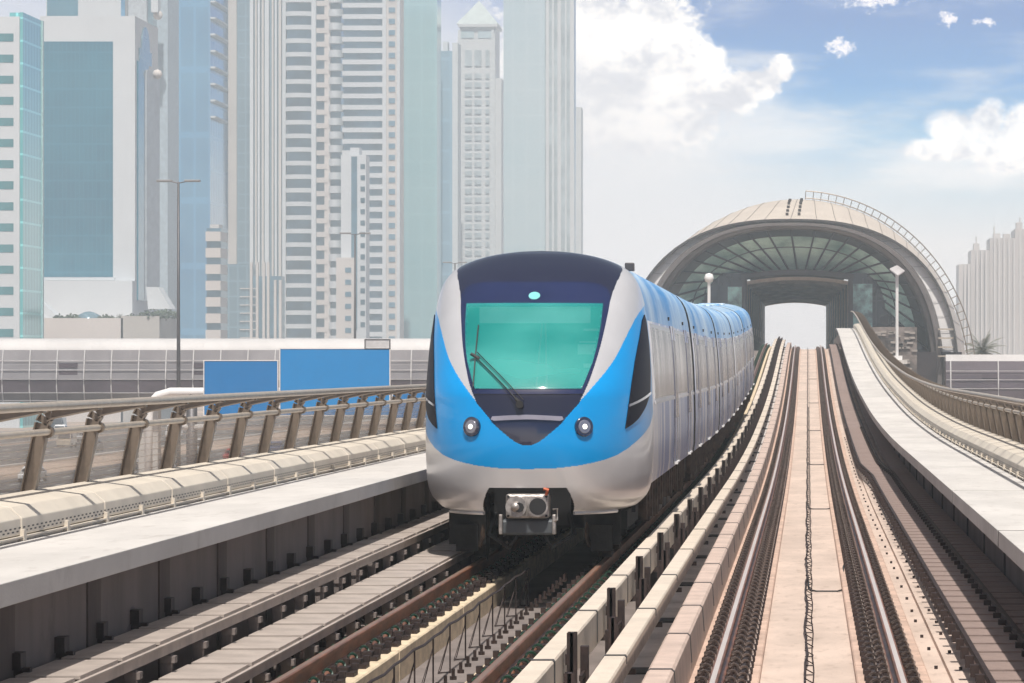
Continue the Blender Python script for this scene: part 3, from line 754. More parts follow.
# ================================================================ STATION
SD = 340.; SX = U(797, SD); SZ = V(380, SD)
st = thing('station', 'arched metro station with a cream shell and dark glazed end straddling the tracks', 'station', (SX, SD, GZ))
def arch(a, b, y, xc=SX, z0=SZ, zb=None, n=64, e=2.):
    pts = []; k = 2/e
    zb = GZ if zb is None else zb
    pts.append((xc+a*1.0, y, zb))
    for i in range(n+1):
        q = math.pi*i/n; pts.append((xc+a*math.copysign(abs(math.cos(q))**k, math.cos(q)), y, z0+b*max(0,math.sin(q))**k))
    pts.append((xc-a, y, zb)); return pts
def loft(mb, rows, m=0):
    k = len(mb.v); n = len(rows[0])
    for r in rows: mb.v += r
    for j in range(len(rows)-1):
        for i in range(n-1):
            a = k+j*n+i; mb.f.append((a,a+1,a+1+n,a+n)); mb.m.append(m)
    return mb
e = F/SD  # px per metre at the station
SF = SX-.55
rowsS = [arch(14.6, 14.0, SD-1, SF, e=2.5), arch(14.85,14.8,SD+3,SF+.2,e=2.3), arch(15.2,15.8,SD+8,SX-.1,e=2.1), arch(15.4,16.35,SD+14), arch(15.4,16.35,SD+40), arch(15.2,16.4,SD+80), arch(14.4,15.,SD+110), arch(13.6,13.6,SD+128)]
loft(MB(), rowsS).build('shell', shellm, st, smooth=True)
# seams over the shell
sm = MB()
for i in range(2, 64, 2): sm.tube([Vector(rw[i+1])+Vector((0,-.02,.02)) for rw in rowsS[:5]], .03, 4)
sm.build('seam', mat('shell_seam', (.28,.25,.23), .6), st)
# dark line along the shell's front edge
loft(MB(), [arch(14.6,14.,SD-1,SF,e=2.5), arch(14.6,14.,SD-1.4,SF,e=2.5), arch(14.42,13.8,SD-1.4,SF,e=2.5), arch(14.42,13.8,SD-.6,SF,e=2.5)]).build('shell_edge', seamd, st)
# white crescent, offset lower so it vanishes at the apex
loft(MB(), [arch(14.42,13.81,SD-.7,SF,e=2.5), arch(13.3,13.72,SD-.9,SF,e=2.5)]).build('crescent', shellw, st, smooth=True)
loft(MB(), [arch(13.3,13.73,SD-1.0,SF,e=2.5), arch(13.1,13.6,SD-1.8,SF,e=2.5), arch(12.75,13.4,SD-1.8,SF,e=2.5), arch(12.6,13.35,SD-1.2,SF,e=2.5), arch(12.3,13.2,SD-1.0,SF,e=2.45), arch(12.1,13.1,SD+.6,SF,e=2.45)]).build('arch_lip', lipm, st, smooth=True, autos=25)
cre = MB(); ca = arch(14.40,13.8,SD-.75,SF,e=2.5,n=96); cb = arch(13.33,13.74,SD-.95,SF,e=2.5,n=96)
for i in range(4, 94, 3):
    if abs(i-48) > 14: cre.tube([Vector(ca[i+1])+Vector((0,-.03,0)), Vector(cb[i+1])+Vector((0,-.03,0))], .02, 4)
cre.build('crescent_joint', mat('crescent_seam', (.35,.34,.34), .6), st)
# fan glazing from the lip to the portal
PX0, PX1 = U(745,SD+4), U(850,SD+4); PZT = V(279,SD+4); PC = (PX0+PX1)/2; PW = (PX1-PX0)/2
def fan(q, t):
    kk = 2/2.45; a = Vector((SF+12.1*math.copysign(abs(math.cos(q))**kk, math.cos(q)), SD+.6, SZ+13.1*math.sin(q)**kk))
    c = math.cos(q); b_ = Vector((PC+max(-1,min(1,c*1.15))*(PW+.2)*(1 if abs(c) < .87 else 1), SD+6., PZT+.1+.55*(1-min(1,c*c*1.3))))
    return a.lerp(b_, t)
def fanlow(x, z, y=SD+3.5): return Vector((x, y, z))
fg = MB(); rows = [[tuple(fan(math.radians(8)+math.radians(164)*i/48, t)) for i in range(49)] for t in (0,.25,.5,.75,1)]
loft(fg, rows); fg.build('fan_glazing', steal, st, smooth=True)
fm = MB()
for i in range(0, 25):
    q = math.radians(8+164*i/24); fm.tube([fan(q, t)+Vector((0,-.12,0)) for t in (0,.5,1)], .09, 5)
fm.build('mullion', mull, st)
fb = MB(); fb.tube([fan(math.radians(8+164*i/40), .40)+Vector((0,-.06,0)) for i in range(41)], .05, 4); fb.build('glazing_bar', mull, st)
# dark head band of the glazing
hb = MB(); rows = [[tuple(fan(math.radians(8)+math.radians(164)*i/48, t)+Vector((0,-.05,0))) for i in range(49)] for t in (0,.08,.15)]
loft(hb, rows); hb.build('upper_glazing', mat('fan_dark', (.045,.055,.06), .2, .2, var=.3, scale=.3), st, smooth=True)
# lower side walls with glass bays
for s, x0, x1 in ((-1, SX-11.6, PX0), (1, PX1, SX+11.6)):
    MB().box(x0, x1, SD+3.6, SD+3.8, GZ, V(272,SD)).build('side_glass', sglass, st)
    ml = MB()
    for k in range(7): x = x0+(x1-x0)*k/6; ml.box(x-.06,x+.06,SD+3.4,SD+3.59,GZ,V(277,SD))
    for z in (V(300,SD), V(325,SD), V(350,SD)): ml.box(x0,x1,SD+3.42,SD+3.58,z-.05,z+.05)
    ml.build('side_mullion', mull, st)
gl = mat('green_white_glass', (.30,.50,.46), .2, 0., var=.9, scale=.9, col2=(.06,.09,.10))  # mottled green-white glass beside the portal
MB().box(U(727,SD), U(744,SD), SD+3.2, SD+3.3, V(313,SD), V(286,SD)).build('green_white_pane', gl, st)
MB().box(U(851,SD), U(873,SD), SD+3.2, SD+3.3, V(330,SD), V(283,SD)).build('green_white_pane', gl, st)
pf = MB()
for x in (PX0-.25, PX1-.15): pf.box(x, x+.4, SD+2.6, SD+6.4, 3.0, PZT)
n = 24
rowsP = []
for yy, dzz in ((SD+2.4,0),(SD+6.2,0)):
    rowsP.append([(PC-PW-.3+(2*PW+.6)*i/n, yy, PZT-.1+.45*(1-((i-n/2)/(n/2))**2)) for i in range(n+1)])
rowsP2 = [[(x,y,z+.45) for x,y,z in r] for r in rowsP]
loft(pf, [rowsP[1], rowsP[0], rowsP2[0], rowsP2[1]]); pf.build('portal_frame', stdark, st)
# tunnel through the station: walls, slatted ceiling
TE = 470.; TX0, TX1 = U(765,TE), U(826,TE); TZ = V(303,TE)
tn = MB()
tn.add([(PX0,SD+6,3.3),(TX0,TE,3.3),(TX0,TE,TZ+.3),(PX0,SD+6,PZT)], [(0,1,2,3)]); tn.add([(PX1,SD+6,3.3),(TX1,TE,3.3),(TX1,TE,TZ+.3),(PX1,SD+6,PZT)], [(0,3,2,1)])
tn.build('tunnel_wall', stdark, st)
MB().add([(PX0,SD+6,PZT+.55),(PX1,SD+6,PZT+.55),(TX1,TE,TZ+.35),(TX0,TE,TZ+.35)],[(0,1,2,3)]).build('tunnel_ceiling', stdark, st)
sl = MB()
for i in range(9):
    t = i/8.*.97; y = SD+8+(TE-SD-8)*t; a0 = PX0+(TX0-PX0)*t; a1 = PX1+(TX1-PX1)*t; zz = PZT+(TZ-PZT)*t
    nn = 14
    up = [(a0+(a1-a0)*k/nn, y, zz-.12+.42*(1-(2*k/nn-1)**2)) for k in range(nn+1)]
    loft(MB(), [up, [(x,y,z-.3) for x,y,z in up], [(x,y+3.,z-.3) for x,y,z in up]]).build('ceiling_slat', sttan, st)
for k in range(9):
    for s_, xa, xb in ((0,PX0,TX0),(1,PX1,TX1)):
        t = .05+k*.1; y = SD+6+(TE-SD-6)*t; x = xa+(xb-xa)*t; lt = MB(); lt.box(x-.06 if s_ else x, x if s_ else x+.06, y, y+4, 5.6, 6.3); lt.box(x-.06 if s_ else x, x if s_ else x+.06, y, y+.5, 3.8, 10); lt.build('screen_door', sttan, st)
# stone panel and plant room on the right, dark base
MB().box(U(863,SD-2), U(917,SD-2), SD-2, SD+1, GZ, V(327,SD-2)).build('stone_wall', stone, st)
rk = MB()
for k in range(70):
    x = U(866+R.random()*50, SD-2.2); z = V(332+R.random()*55, SD-2.2); rk.box(x-.18-.15*R.random(), x+.2, SD-2.15, SD-2.0, z-.08, z+.1)
rk.build('stone_blocks', mat('stone_pale', (.33,.29,.26), .85), st)['kind'] = 'stuff'
MB().box(U(842,SD+1), U(866,SD+1), SD+.8, SD+3, GZ, V(328,SD)).build('plant_room', stdark, st)
MB().box(U(917,SD-2), U(962,SD-2), SD-1.6, SD+2, GZ, V(352,SD-2)).build('base_wall', stdark, st)
for k in range(4):
    z = V(329+k*9, SD-2); MB().box(U(938,SD-2), U(953,SD-2), SD-2.6, SD-1.8, z-.08, z+.05).build('louvre', railtop, st)
# maintenance ladder rail over the roof
ld = MB(); A = []
for i in range(0, 33):
    q = math.pi*(.485-.5*i/33*.93); A.append((SX+15.4*math.cos(q), SD+12.5, SZ+16.3*math.sin(q)))
def offp(p, o): c = Vector((SX, SD+12.5, SZ)); d = (Vector(p)-c).normalized(); return Vector(p)+d*o
ld.tube([offp(p,.12) for p in A], .05, 5); ld.tube([offp(p,.75) for p in A], .05, 5)
for p in A[::1]: ld.tube([offp(p,0), offp(p,.75)], .035, 4)
ld.build('roof_ladder', railst, st)
dt = MB()
for px in (787, 799):
    for k in range(6):
        y = SD+1+k*2.0; q = math.acos(max(-1,min(1,(U(px-k*.5,SD)-SX)/14.6))); b_ = itp([(SD-1,14.0),(SD+3,14.8),(SD+8,15.8),(SD+14,16.35)], y); dt.lathe([(.13,0),(.13,.25)], (U(px+k*.5,SD), y, SZ+b_*math.sin(q)), n=8)
dt.build('roof_light', seamd, st)

# globe lamp on left walkway, square-headed lamp on the right
def wpost(x, y, zb, zt, label, kind):
    t = thing('lamp_post', label, 'lamp post', (x, y, zb))
    MB().tube([(x,y,zb),(x,y,zt)], .09, 10).build('pole', lampw, t)
    MB().box(x-.3,x+.3,y-.3,y+.3,zb-.05,zb+.25).build('base', lampw, t)
    if kind == 'globe': MB().lathe([(.02,0),(.2,.05),(.28,.28),(.2,.5),(.02,.56)], (x,y,zt-.1), n=16).build('globe', lampw, t, smooth=True)
    else:
        h = MB().add([(x-.45,y-.1,zt+.12),(x+.03,y-.45,zt-.28),(x+.45,y-.1,zt+.0),(x+.0,y+.3,zt+.3),(x-.42,y-.1,zt+.22),(x+.03,y-.45,zt-.18),(x+.45,y-.1,zt+.1),(x+.02,y+.3,zt+.42)],
            [(0,3,2,1),(4,5,6,7),(0,1,5,4),(1,2,6,5),(2,3,7,6),(3,0,4,7)]); h.build('lamp_head', mat('lamp_head_dull', (.42,.40,.40), .5), t, bevel=.03)
wpost(U(709,225), 225, P(225)+1.2, V(281,225), 'pale pole with a white globe standing behind the train roof', 'globe')
wpost(U(897,225), 225, V(360,225), V(272,225), 'white pole with a tilted square head before the station arch', 'square')
MB().box(U(888,225),U(907,225),224.3,225.7,V(364,225),V(360,225)).build('ledge', conc, bpy.data.objects['lamp_post.001'])
MB().tube([(U(897,225),225,GZ),(U(897,225),225,V(363,225))], .15, 10).build('support', lampst, bpy.data.objects['lamp_post.001'])

# ================================================================ FOOTBRIDGES
def footbridge(x0, x1, d, zt, zb, label, step, glassm, hr=.95):
    t = thing('footbridge', label, 'footbridge', ((x0+x1)/2, d, GZ))
    H = zt-hr
    MB().add([],[]) 
    rsec = [(d-1.9, H),(d-1.7, H+.55),(d-1.0, zt-.1),(d, zt),(d+1.6,zt-.1),(d+2.2,H)]
    def xs(secyz, a, b, mats, name, **k):
        mb = MB(); mb.add([(a,y,z) for y,z in secyz]+[(b,y,z) for y,z in secyz], [tuple(range(len(secyz))), tuple(reversed(range(len(secyz),2*len(secyz))))]+[(i,(i+1)%len(secyz),(i+1)%len(secyz)+len(secyz),i+len(secyz)) for i in range(len(secyz))]); return mb.build(name, mats, t, **k)
    xs(rsec, x0, x1, mat('bridge_roof', (.52,.505,.50), .6, var=.06, scale=.3, grime=.2), 'roof', smooth=True, autos=50)
    hh = H-zb
    front = [(-1.9,1.),(-2.25,.72),(-2.4,.45),(-2.3,.18),(-1.95,0.)]
    xs([(d+a, zb+hh*f_) for a, f_ in front]+[(d+2.0,zb),(d+2.0,H)], x0, x1, glassm, 'glazing')
    xs([(d-2.44, zb+hh*.44),(d-2.36, zb+hh*.18),(d-2.3,zb+hh*.18),(d-2.38,zb+hh*.44)], x0, x1, bridged, 'dark_band')
    cols = MB(); x = x0+.4; m = MB().tube([(0, d+a*1.02-.06, zb+hh*f_) for a, f_ in [(-1.9,1.),(-2.1,.86),(-2.25,.72),(-2.36,.6),(-2.43,.45),(-2.4,.3),(-2.3,.18),(-1.95,0.)]], .055, 6)
    src = m.build('mullion', bridgew, t, origin=(0,0,0)); first = True
    while x < x1:
        if first: src.location = Vector((x,0,0))-wloc(t); first = False
        else: cp(src, t, (x,0,0))
        x += step
    hz_ = MB()
    for a, f_ in ((-2.32,.80),(-2.42,.62),(-2.49,.44),(-2.40,.18),(-2.1,.03)): hz_.box(x0,x1,d+a-.02,d+a+.03,zb+hh*f_-.022,zb+hh*f_+.022)
    hz_.build('transom', bridgew, t)
    for k in range(int((x1-x0)/11)):
        xx = x0+3+k*11; 
        for q in (.66,.52): MB().box(xx, xx+1.5, d-2.36, d-2.2, zb+hh*q, zb+hh*q+.35).build('interior_fitting', bridged, t)
    for xx in frange(x0+8, x1, 24)[:-1]: MB().box(xx-.8,xx+.8,d-.8,d+.8,GZ,zb).build('pier', conc, t, bevel=.05)
    return t
footbridge(-86, -13.5, 320, V(338.5,320), V(402,320), 'long glazed footbridge with white roof crossing behind the blue signs', 2.22, bridgeg)
footbridge(U(945,330), 34, 330, V(357,330), V(410,330), 'dark glazed footbridge on the right beyond the station base', 4.0, bridged, .35)

# ================================================================ BLUE ROAD SIGNS on their gantry
D = 210.
g = thing('sign_gantry', 'grey pipe gantry with a curved end holding the blue road signs', 'gantry', (U(147,D), D+.5, GZ))
gx = U(147,D); gz = V(392,D)
MB().tube([(gx,D+.5,GZ),(gx,D+.5,gz-1.2),(gx+.12,D+.5,gz-.6),(gx+.5,D+.5,gz-.2),(gx+1.2,D+.5,gz),(U(432,D),D+.5,gz)], .24, 14).build('pipe_frame', lampw, g, smooth=True)
MB().tube([(gx+1.2,D+.5,gz-1.9),(U(432,D),D+.5,gz-1.9)], .16, 10).build('lower_pipe', lampw, g, smooth=True)
MB().tube([(U(190,D),D+.6,GZ),(U(190,D),D+.6,gz)], .3, 12).build('column', lampst, g, smooth=True)
def sign(x0, x1, y0, y1, label, m, cat='road sign', d=D, back=True):
    t = thing('road_sign', label, cat, (U((x0+x1)/2,d), d, V(y1,d)), 'blank road signs on the gantry')
    MB().box(U(x0,d),U(x1,d),d-.06,d,V(y1,d),V(y0,d)).build('sign_face', m, t, bevel=.03)
    w = .05; X0,X1,Z0,Z1 = U(x0,d),U(x1,d),V(y1,d),V(y0,d)
    MB().box(X0-w,X0-.003,d-.08,d+.06,Z0-w,Z1+w).box(X1+.003,X1+w,d-.08,d+.06,Z0-w,Z1+w).box(X0-.003,X1+.003,d-.08,d+.06,Z0-w,Z0-.003).box(X0-.003,X1+.003,d-.08,d+.06,Z1+.003,Z1+w).build('sign_rim', lampst if m is signg else lampw, t)
    st_ = MB()
    for k in (.25,.75): xx = X0+(X1-X0)*k; st_.box(xx-.06,xx+.06,d+.003,d+.28,Z0+.1,Z1-.1)
    st_.build('stiffener', lampst, t)
sign(204.5,277.5,361,415,'smaller blank blue road sign, leftmost on the gantry', signb)
sign(280.5,389.5,349,415,'largest blank blue road sign, in the middle of the gantry', signb2)
sign(393,427,388,418,'small low blank blue road sign just left of the train', signb)
sign(365.5,389.5,340,348.3,'tiny pale grey plate fixed on top of the largest blue sign', signg, 'sign plate')

# ================================================================ STREET LAMP MASTS
lamph = mat('lamp_head_grey', (.25,.245,.25), .5)
def mast(px, pyt, d, label, w=3.4):
    x = U(px, d); zt = V(pyt, d)
    t = thing('street_lamp', label, 'street lamp', (x, d, GZ), 'double armed street lamps along the highway')
    MB().tube([(x,d,GZ),(x,d,zt)], .19, 10, r2=.09).build('pole', lampst, t, smooth=True)
    for s in (-1,1):
        MB().tube([(x,d,zt-.1),(x+s*.5,d,zt+.02),(x+s*w*.28,d,zt+.08)], .05, 6).build('arm', lampst, t)
        MB().box(min(x+s*w*.14,x+s*w*.5),max(x+s*w*.14,x+s*w*.5),d-.22,d+.22,zt+.0,zt+.18).build('lamp_head', lamph, t, bevel=.05)
mast(178.5,182,303,'tallest double armed street lamp, in front of the blue glass tower')
mast(355,234,430,'middle double armed street lamp, in front of the banded towers')
mast(455,263,548,'distant double armed street lamp mostly hidden by the train')

# ================================================================ TOWERS
W_ = mat('tower_white', (.56,.585,.61), .7, var=.05, scale=.05)
W2 = mat('tower_offwhite', (.58,.53,.50), .7, var=.06, scale=.05)
BG = mat('tower_beige', (.44,.41,.38), .75, var=.08, scale=.05)
def curtain(name, col, col2, sx=1., sz=.5, rough=.15, metal=.2, line=.3):
    m = bpy.data.materials.new(name); m.use_nodes = True; nt = m.node_tree; b = nt.nodes['Principled BSDF']
    tc = nt.nodes.new('ShaderNodeTexCoord'); sp = nt.nodes.new('ShaderNodeSeparateXYZ'); nt.links.new(tc.outputs['Object'], sp.inputs[0])
    fx = mt(nt,'FRACT',mt(nt,'MULTIPLY',mt(nt,'ADD',sp.outputs[0],sp.outputs[1]),sx)); fz = mt(nt,'FRACT',mt(nt,'MULTIPLY',sp.outputs[2],sz))
    l = mt(nt,'MAXIMUM',mt(nt,'LESS_THAN',fx,.16),mt(nt,'LESS_THAN',fz,.10))
    nz = N(nt,'ShaderNodeTexNoise',Scale=.035,Detail=3.); nt.links.new(tc.outputs['Object'], nz.inputs['Vector'])
    wn = nt.nodes.new('ShaderNodeTexWhiteNoise'); 
    cx = nt.nodes.new('ShaderNodeCombineXYZ'); nt.links.new(mt(nt,'FLOOR',mt(nt,'MULTIPLY',mt(nt,'ADD',sp.outputs[0],sp.outputs[1]),sx)),cx.inputs[0]); nt.links.new(mt(nt,'FLOOR',mt(nt,'MULTIPLY',sp.outputs[2],sz)),cx.inputs[2]); nt.links.new(cx.outputs[0], wn.inputs[0])
    f = mt(nt,'ADD',mt(nt,'MULTIPLY',smooth(nt,nz.outputs[0],.35,.65),.75),mt(nt,'MULTIPLY',wn.outputs[0],.25))
    c = mixc(nt, f, col, col2); c = mixc(nt, mt(nt,'MULTIPLY',l,line), c, tuple(min(1,v*1.9+.05) for v in col2))
    nt.links.new(c, b.inputs['Base Color']); b.inputs['Roughness'].default_value = rough; b.inputs['Metallic'].default_value = metal
    return m
G_teal = curtain('curtain_teal', (.015,.12,.19), (.04,.20,.28), 1.2, .28, line=.14)
G_tealb = curtain('curtain_bright_teal', (.08,.38,.40), (.17,.50,.51), .4, .26, line=.6)
G_blue = curtain('curtain_blue', (.03,.17,.33), (.07,.26,.43), .22, .05, line=.22)
G_dark = curtain('curtain_greyblue', (.10,.18,.23), (.16,.25,.30), .4, .24, line=.3)
G_pale = curtain('curtain_hazed_teal', (.26,.50,.53), (.34,.55,.57), .22, .12, line=.1)  # far facades, from here to G_far: haze put into the colours
FP = mat('far_hazed_wall', (.60,.605,.61), .7, var=.04, scale=.05)
FW = mat('far_hazed_window', (.46,.52,.54), .3, .1, var=.2, scale=.1)
FR = mat('far_hazed_rib', (.60,.62,.63), .7, var=.05)
G_far = curtain('curtain_far_hazed_teal', (.46,.58,.61), (.52,.61,.63), .22, .12, line=.08)
G_win = mat('tower_window', (.10,.34,.38), .15, .2, var=.3, scale=.1)
G_wing = mat('tower_window_grey', (.09,.20,.28), .2, .2, var=.3, scale=.1)
class Tower:
    def __init__(s, name, label, px0, px1, d, cat='tower'):
        s.d = d; s.x0, s.x1 = U(px0,d), U(px1,d); s.t = thing(name, label, cat, ((s.x0+s.x1)/2, d, GZ))
    def box(s, name, px0, px1, pyt, pyb, front, depth, m, bevel=0.):
        d = s.d+front; zb = GZ if pyb is None else V(pyb, s.d)
        return MB().box(U(px0,s.d), U(px1,s.d), d, d+depth, zb, V(pyt,s.d)).build(name, m, s.t, bevel=bevel)
    def rep(s, name, px0, px1, ys, h, front, depth, m, curve=0.):
        d = s.d+front; X0, X1 = U(px0,s.d), U(px1,s.d); hh = h*s.d/F
        if curve:
            n = 8; mb = MB(); top = []
            pts = [(X0+(X1-X0)*i/n, d-curve*(1-(2*i/n-1)**2)) for i in range(n+1)]+[(X1,d+depth),(X0,d+depth)]
            k = len(pts); mb.add([(x,y,0) for x,y in pts]+[(x,y,hh) for x,y in pts], [tuple(range(k)), tuple(reversed(range(k,2*k)))]+[(i,(i+1)%k,(i+1)%k+k,i+k) for i in range(k)])
        else: mb = MB().box(X0, X1, d, d+depth, 0, hh)
        src = None
        for y in ys[:98]:
            z = V(y+h, s.d)
            if src is None: src = mb.build(name, m, s.t, origin=(0,0,0)); src.location = Vector((0,0,z))-wloc(s.t)
            else: cp(src, s.t, (0,0,z))
def seq(a, b, st): return [a+i*st for i in range(int((b-a)/st)+1)]

t = Tower('office_block', 'white office block at the far left edge with short teal window strips', -40, 41, 660, 'office block')
t.box('wall', -70, 19.5, 16.5, None, 0, 17.5, W_)
X_ = U(19.5,660)
MB().box(X_, X_+.5, 660.4, 676.5, GZ, V(12,660)).build('glass_side', G_tealb, t.t)
MB().box(X_, X_+.7, 676.5, 677.6, GZ, V(12,660)).build('corner_pier', mat('pier_pale_teal',(.40,.60,.60),.5), t.t)
t.box('roof_parapet', 6, 19, 11, 16, 3, 12, G_tealb)
t.rep('window', -60, 13.5, seq(33.5, 350, 21.1), 8, -.05, .5, G_win)

t = Tower('office_tower', 'white framed office tower with one tall teal glass panel and a notched side', 40, 135, 760)
t.box('frame', 40, 135, 16, None, 0, 27, W_)
t.box('glass_panel', 41.8, 113, 41.5, 277, -.06, .3, G_teal)
t.box('panel_sill', 38, 115, 277.5, 280.5, -.6, .6, W_)
xx = U(135,760)
MB().box(xx, xx+.3, 762, 769, V(300,760), V(60,760)).build('side_slot', G_teal, t.t)
MB().box(xx, xx+.5, 770.5, 786, V(300,760), V(66,760)).build('side_panel', mat('side_cladding',(.42,.46,.50),.5,var=.1,scale=.2,stretch=(1,1,3)), t.t)
MB().box(xx+.02, xx+.25, 764, 778, V(60,760), V(46,760)).lathe([(4.6,0),(4.6,.25)], (xx+.02,771,V(46,760)), axis='x', n=24).build('arched_opening', G_dark, t.t)
MB().lathe([(.1,-1.),(.7,-.7),(1.,0),(.7,.7),(.1,1.)], (xx+1.2,779,V(67,760)), n=16).build('ball_ornament', W2, t.t, smooth=True)
t.box('podium', 34, 150, 320, None, -30, 28, W2); t.box('podium_wall', 38, 135, 281, None, -3, 3, W_)
pd = MB(); zz = lambda y: V(y,742)
for (a, b_, c, d_) in ((38,300,66,326),): 
    pd.add([(U(38,742),742,zz(300)),(U(64,742),742,zz(322)),(U(64,742),742,zz(328)),(U(34,742),742,zz(306)),(U(38,742),748,zz(300)),(U(64,742),748,zz(322)),(U(64,742),748,zz(328)),(U(34,742),748,zz(306))],[(0,3,2,1),(4,5,6,7),(0,1,5,4),(1,2,6,5),(2,3,7,6),(3,0,4,7)])
    pd.add([(U(146,742),742,zz(287)),(U(158,742),742,zz(287)),(U(171,742),742,zz(309)),(U(148,742),742,zz(309)),(U(146,742),748,zz(287)),(U(158,742),748,zz(287)),(U(171,742),748,zz(309)),(U(148,742),748,zz(309))],[(0,3,2,1),(4,5,6,7),(0,1,5,4),(1,2,6,5),(2,3,7,6),(3,0,4,7)])
pd.build('slanted_wing', W_, t.t)
MB().lathe([(2.9,0),(2.7,.9),(2.0,1.7),(1.,2.2),(.05,2.4)], (U(89,735),735,V(324,735)), n=24).build('dome', G_dark, t.t, smooth=True)
t.box('annex', 148, 185, 318, None, -30, 20, BG)

t = Tower('office_tower', 'white tower with blue glass behind the notched office tower, top cut by the frame', 42, 150, 1000)
t.box('frame', 46, 125, -22, None, 0, 30, W_); t.box('glass_panel', 47, 78, -20, 100, -.06, .3, G_teal); t.box('glass_slot', 121, 125, -20, 300, -.08, .3, G_blue)
t.box('side_wing', 125.5, 144, -22, None, 4, 26, mat('side_cladding2',(.46,.50,.54),.5)); t.box('side_slot', 144, 149, -22, 60, 6, 20, G_dark)
MB().lathe([(.1,-1.3),(.9,-.9),(1.3,0),(.9,.9),(.1,1.3)], (U(156,1000),1003,V(14,1000)), n=16).build('ball_ornament', W2, t.t, smooth=True)
t.box('corner_fin', 151, 158, -22, 12, 0, 4, W_)
t.box('rear_wing', 149, 160, -22, None, 12, 18, mat('side_cladding3',(.38,.46,.52),.5))

t = Tower('glass_tower', 'smooth blue glass tower with white ledges down its right side', 158, 229, 1190)
t.box('glass_body', 158, 209, -25, None, 0, 38, G_blue)
X_ = U(209,1190); MB().box(X_, X_+.3, 1190.5, 1227.5, GZ, V(-25,1190)).build('side_glass', curtain('curtain_blue2',(.10,.26,.46),(.15,.34,.52),.2,.1,line=.15), t.t)
MB().box(X_, X_+1.6, 1226, 1229, GZ, V(-25,1190)).build('corner_pier', FR, t.t)
lm = MB().box(X_+.3, X_+1.8, 1191, 1228, 0, .55); src = None
for y in seq(-14.5, 120, 16.5):
    l = Vector((0,0,V(y,1190)))
    if src is None: src = lm.build('ledge', W_, t.t, origin=(0,0,0)); src.location = l-wloc(t.t)
    else: cp(src, t.t, l)
t = Tower('apartment_block', 'low pale block of stacked balconies in front of the blue glass tower', 205, 227, 950, 'apartment block')
t.box('wall', 206, 220, 228, None, 1.2, 11, G_wing); t.rep('balcony', 205.5, 220.5, seq(231.5, 345, 16.4), 9.5, 0, 11.5, W2); t.box('roof_cap', 208, 217, 224, 228, 3, 6, W2)

t = Tower('ribbed_tower', 'slender tower of tall white vertical ribs beside a dark glass strip', 228, 287, 1185)
t.box('core', 236.5, 286, -25, None, 1.5, 13, G_dark); t.box('beige_pier', 228, 236.4, -25, None, .5, 13, BG)
for k, (a, b_, m) in enumerate([(250,253.4,W_),(254.8,256.6,W2),(258,260,W_),(261.5,263.6,W2),(265,269,W_),(271.5,273.4,W2),(275,277,W_),(278.4,281,W2),(282.5,286,W_)]):
    t.box('rib', a, b_, -25, None, -.6 if k % 2 == 0 else .3, 2.2, m)
t = Tower('ribbed_annex', 'dark lower block with pale ribs at the foot of the ribbed tower', 226, 285, 1060, 'building')
t.box('wall', 226.5, 252, 264, None, 0, 8, G_dark); t.box('side_wall', 252, 281, 276, None, .6, 7, G_wing)
for a in (250,256,262.5,267,274,279): t.box('rib', a, a+2.6, 262 if a < 270 else 280, None, -.5, 1.4, W2)
t.rep('ledge', 240, 256, seq(288, 345, 8.2), 1., -.3, .5, W2)

t = Tower('balcony_tower', 'tower of curved white balcony bands with two columns of scalloped balconies', 285, 343, 1180)
t.box('glass_body', 286, 340, -25, None, 2.2, 14, G_wing)
t.rep('floor_band', 285, 311.5, seq(-16, 345, 13.6), 4.4, 1., 3., W_, curve=1.5)
t.box('pier', 311, 315.5, -25, None, .8, 3, W_)
t.rep('balcony', 316, 327, seq(-13, 345, 13.6), 5., .7, 3., W2)
t.box('pier', 324, 330, -25, None, .9, 3, W2)
t.rep('balcony', 328.5, 342.5, seq(-18, 345, 13.6), 7.0, .6, 3.4, W_, curve=1.8)
t = Tower('banded_tower', 'tower with straight horizontal white and grey bands left of the teal slab', 342, 401, 1175)
t.box('glass_body', 343, 382, -25, None, 1.5, 12, G_wing)
t.rep('floor_band', 342, 382.5, seq(-20, 345, 11.35), 4.6, .4, 2., W_)
t.box('window_wall', 382, 399.5, -25, None, .8, 12, W2)
t.rep('window', 388.5, 394.8, seq(-15.5, 345, 11.35), 5., .6, .3, G_wing)
t.box('edge_pier', 382.4, 386, -25, None, .0, 2, W_); t.box('edge_pier', 396.8, 399.8, -25, None, .1, 2, W_)
t = Tower('slim_block', 'slim white block with a dark slot in front of the banded tower', 340, 368, 1000, 'building')
t.box('wall', 341, 366, 155, None, 0, 8, W_); t.box('raised_core', 350, 359, 147.5, 156, .5, 6, W_)
t.box('slot', 351.3, 357.2, 156.5, 330, -.1, .4, G_wing)
t.rep('window', 360.5, 365, seq(164, 330, 11.3), 5., -.08, .4, G_wing)
t.box('lower_front', 338, 356, 258, None, -4, 5, W2); t.rep('window', 347, 353, seq(268, 340, 12.), 5, -4.1, .4, G_wing)

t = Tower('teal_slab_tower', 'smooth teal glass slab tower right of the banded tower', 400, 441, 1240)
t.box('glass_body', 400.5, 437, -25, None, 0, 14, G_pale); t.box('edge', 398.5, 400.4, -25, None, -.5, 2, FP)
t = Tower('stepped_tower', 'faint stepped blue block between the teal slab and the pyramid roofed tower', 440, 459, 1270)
t.box('glass_body', 440.5, 453, 51, None, 0, 12, curtain('curtain_far_blue', (.18,.34,.46), (.24,.40,.50), .22, .1, line=.2)); t.box('wall', 452.5, 458, 43, None, -1, 12, FR); t.box('top', 441, 446, 40, 52, 6, 6, FP)

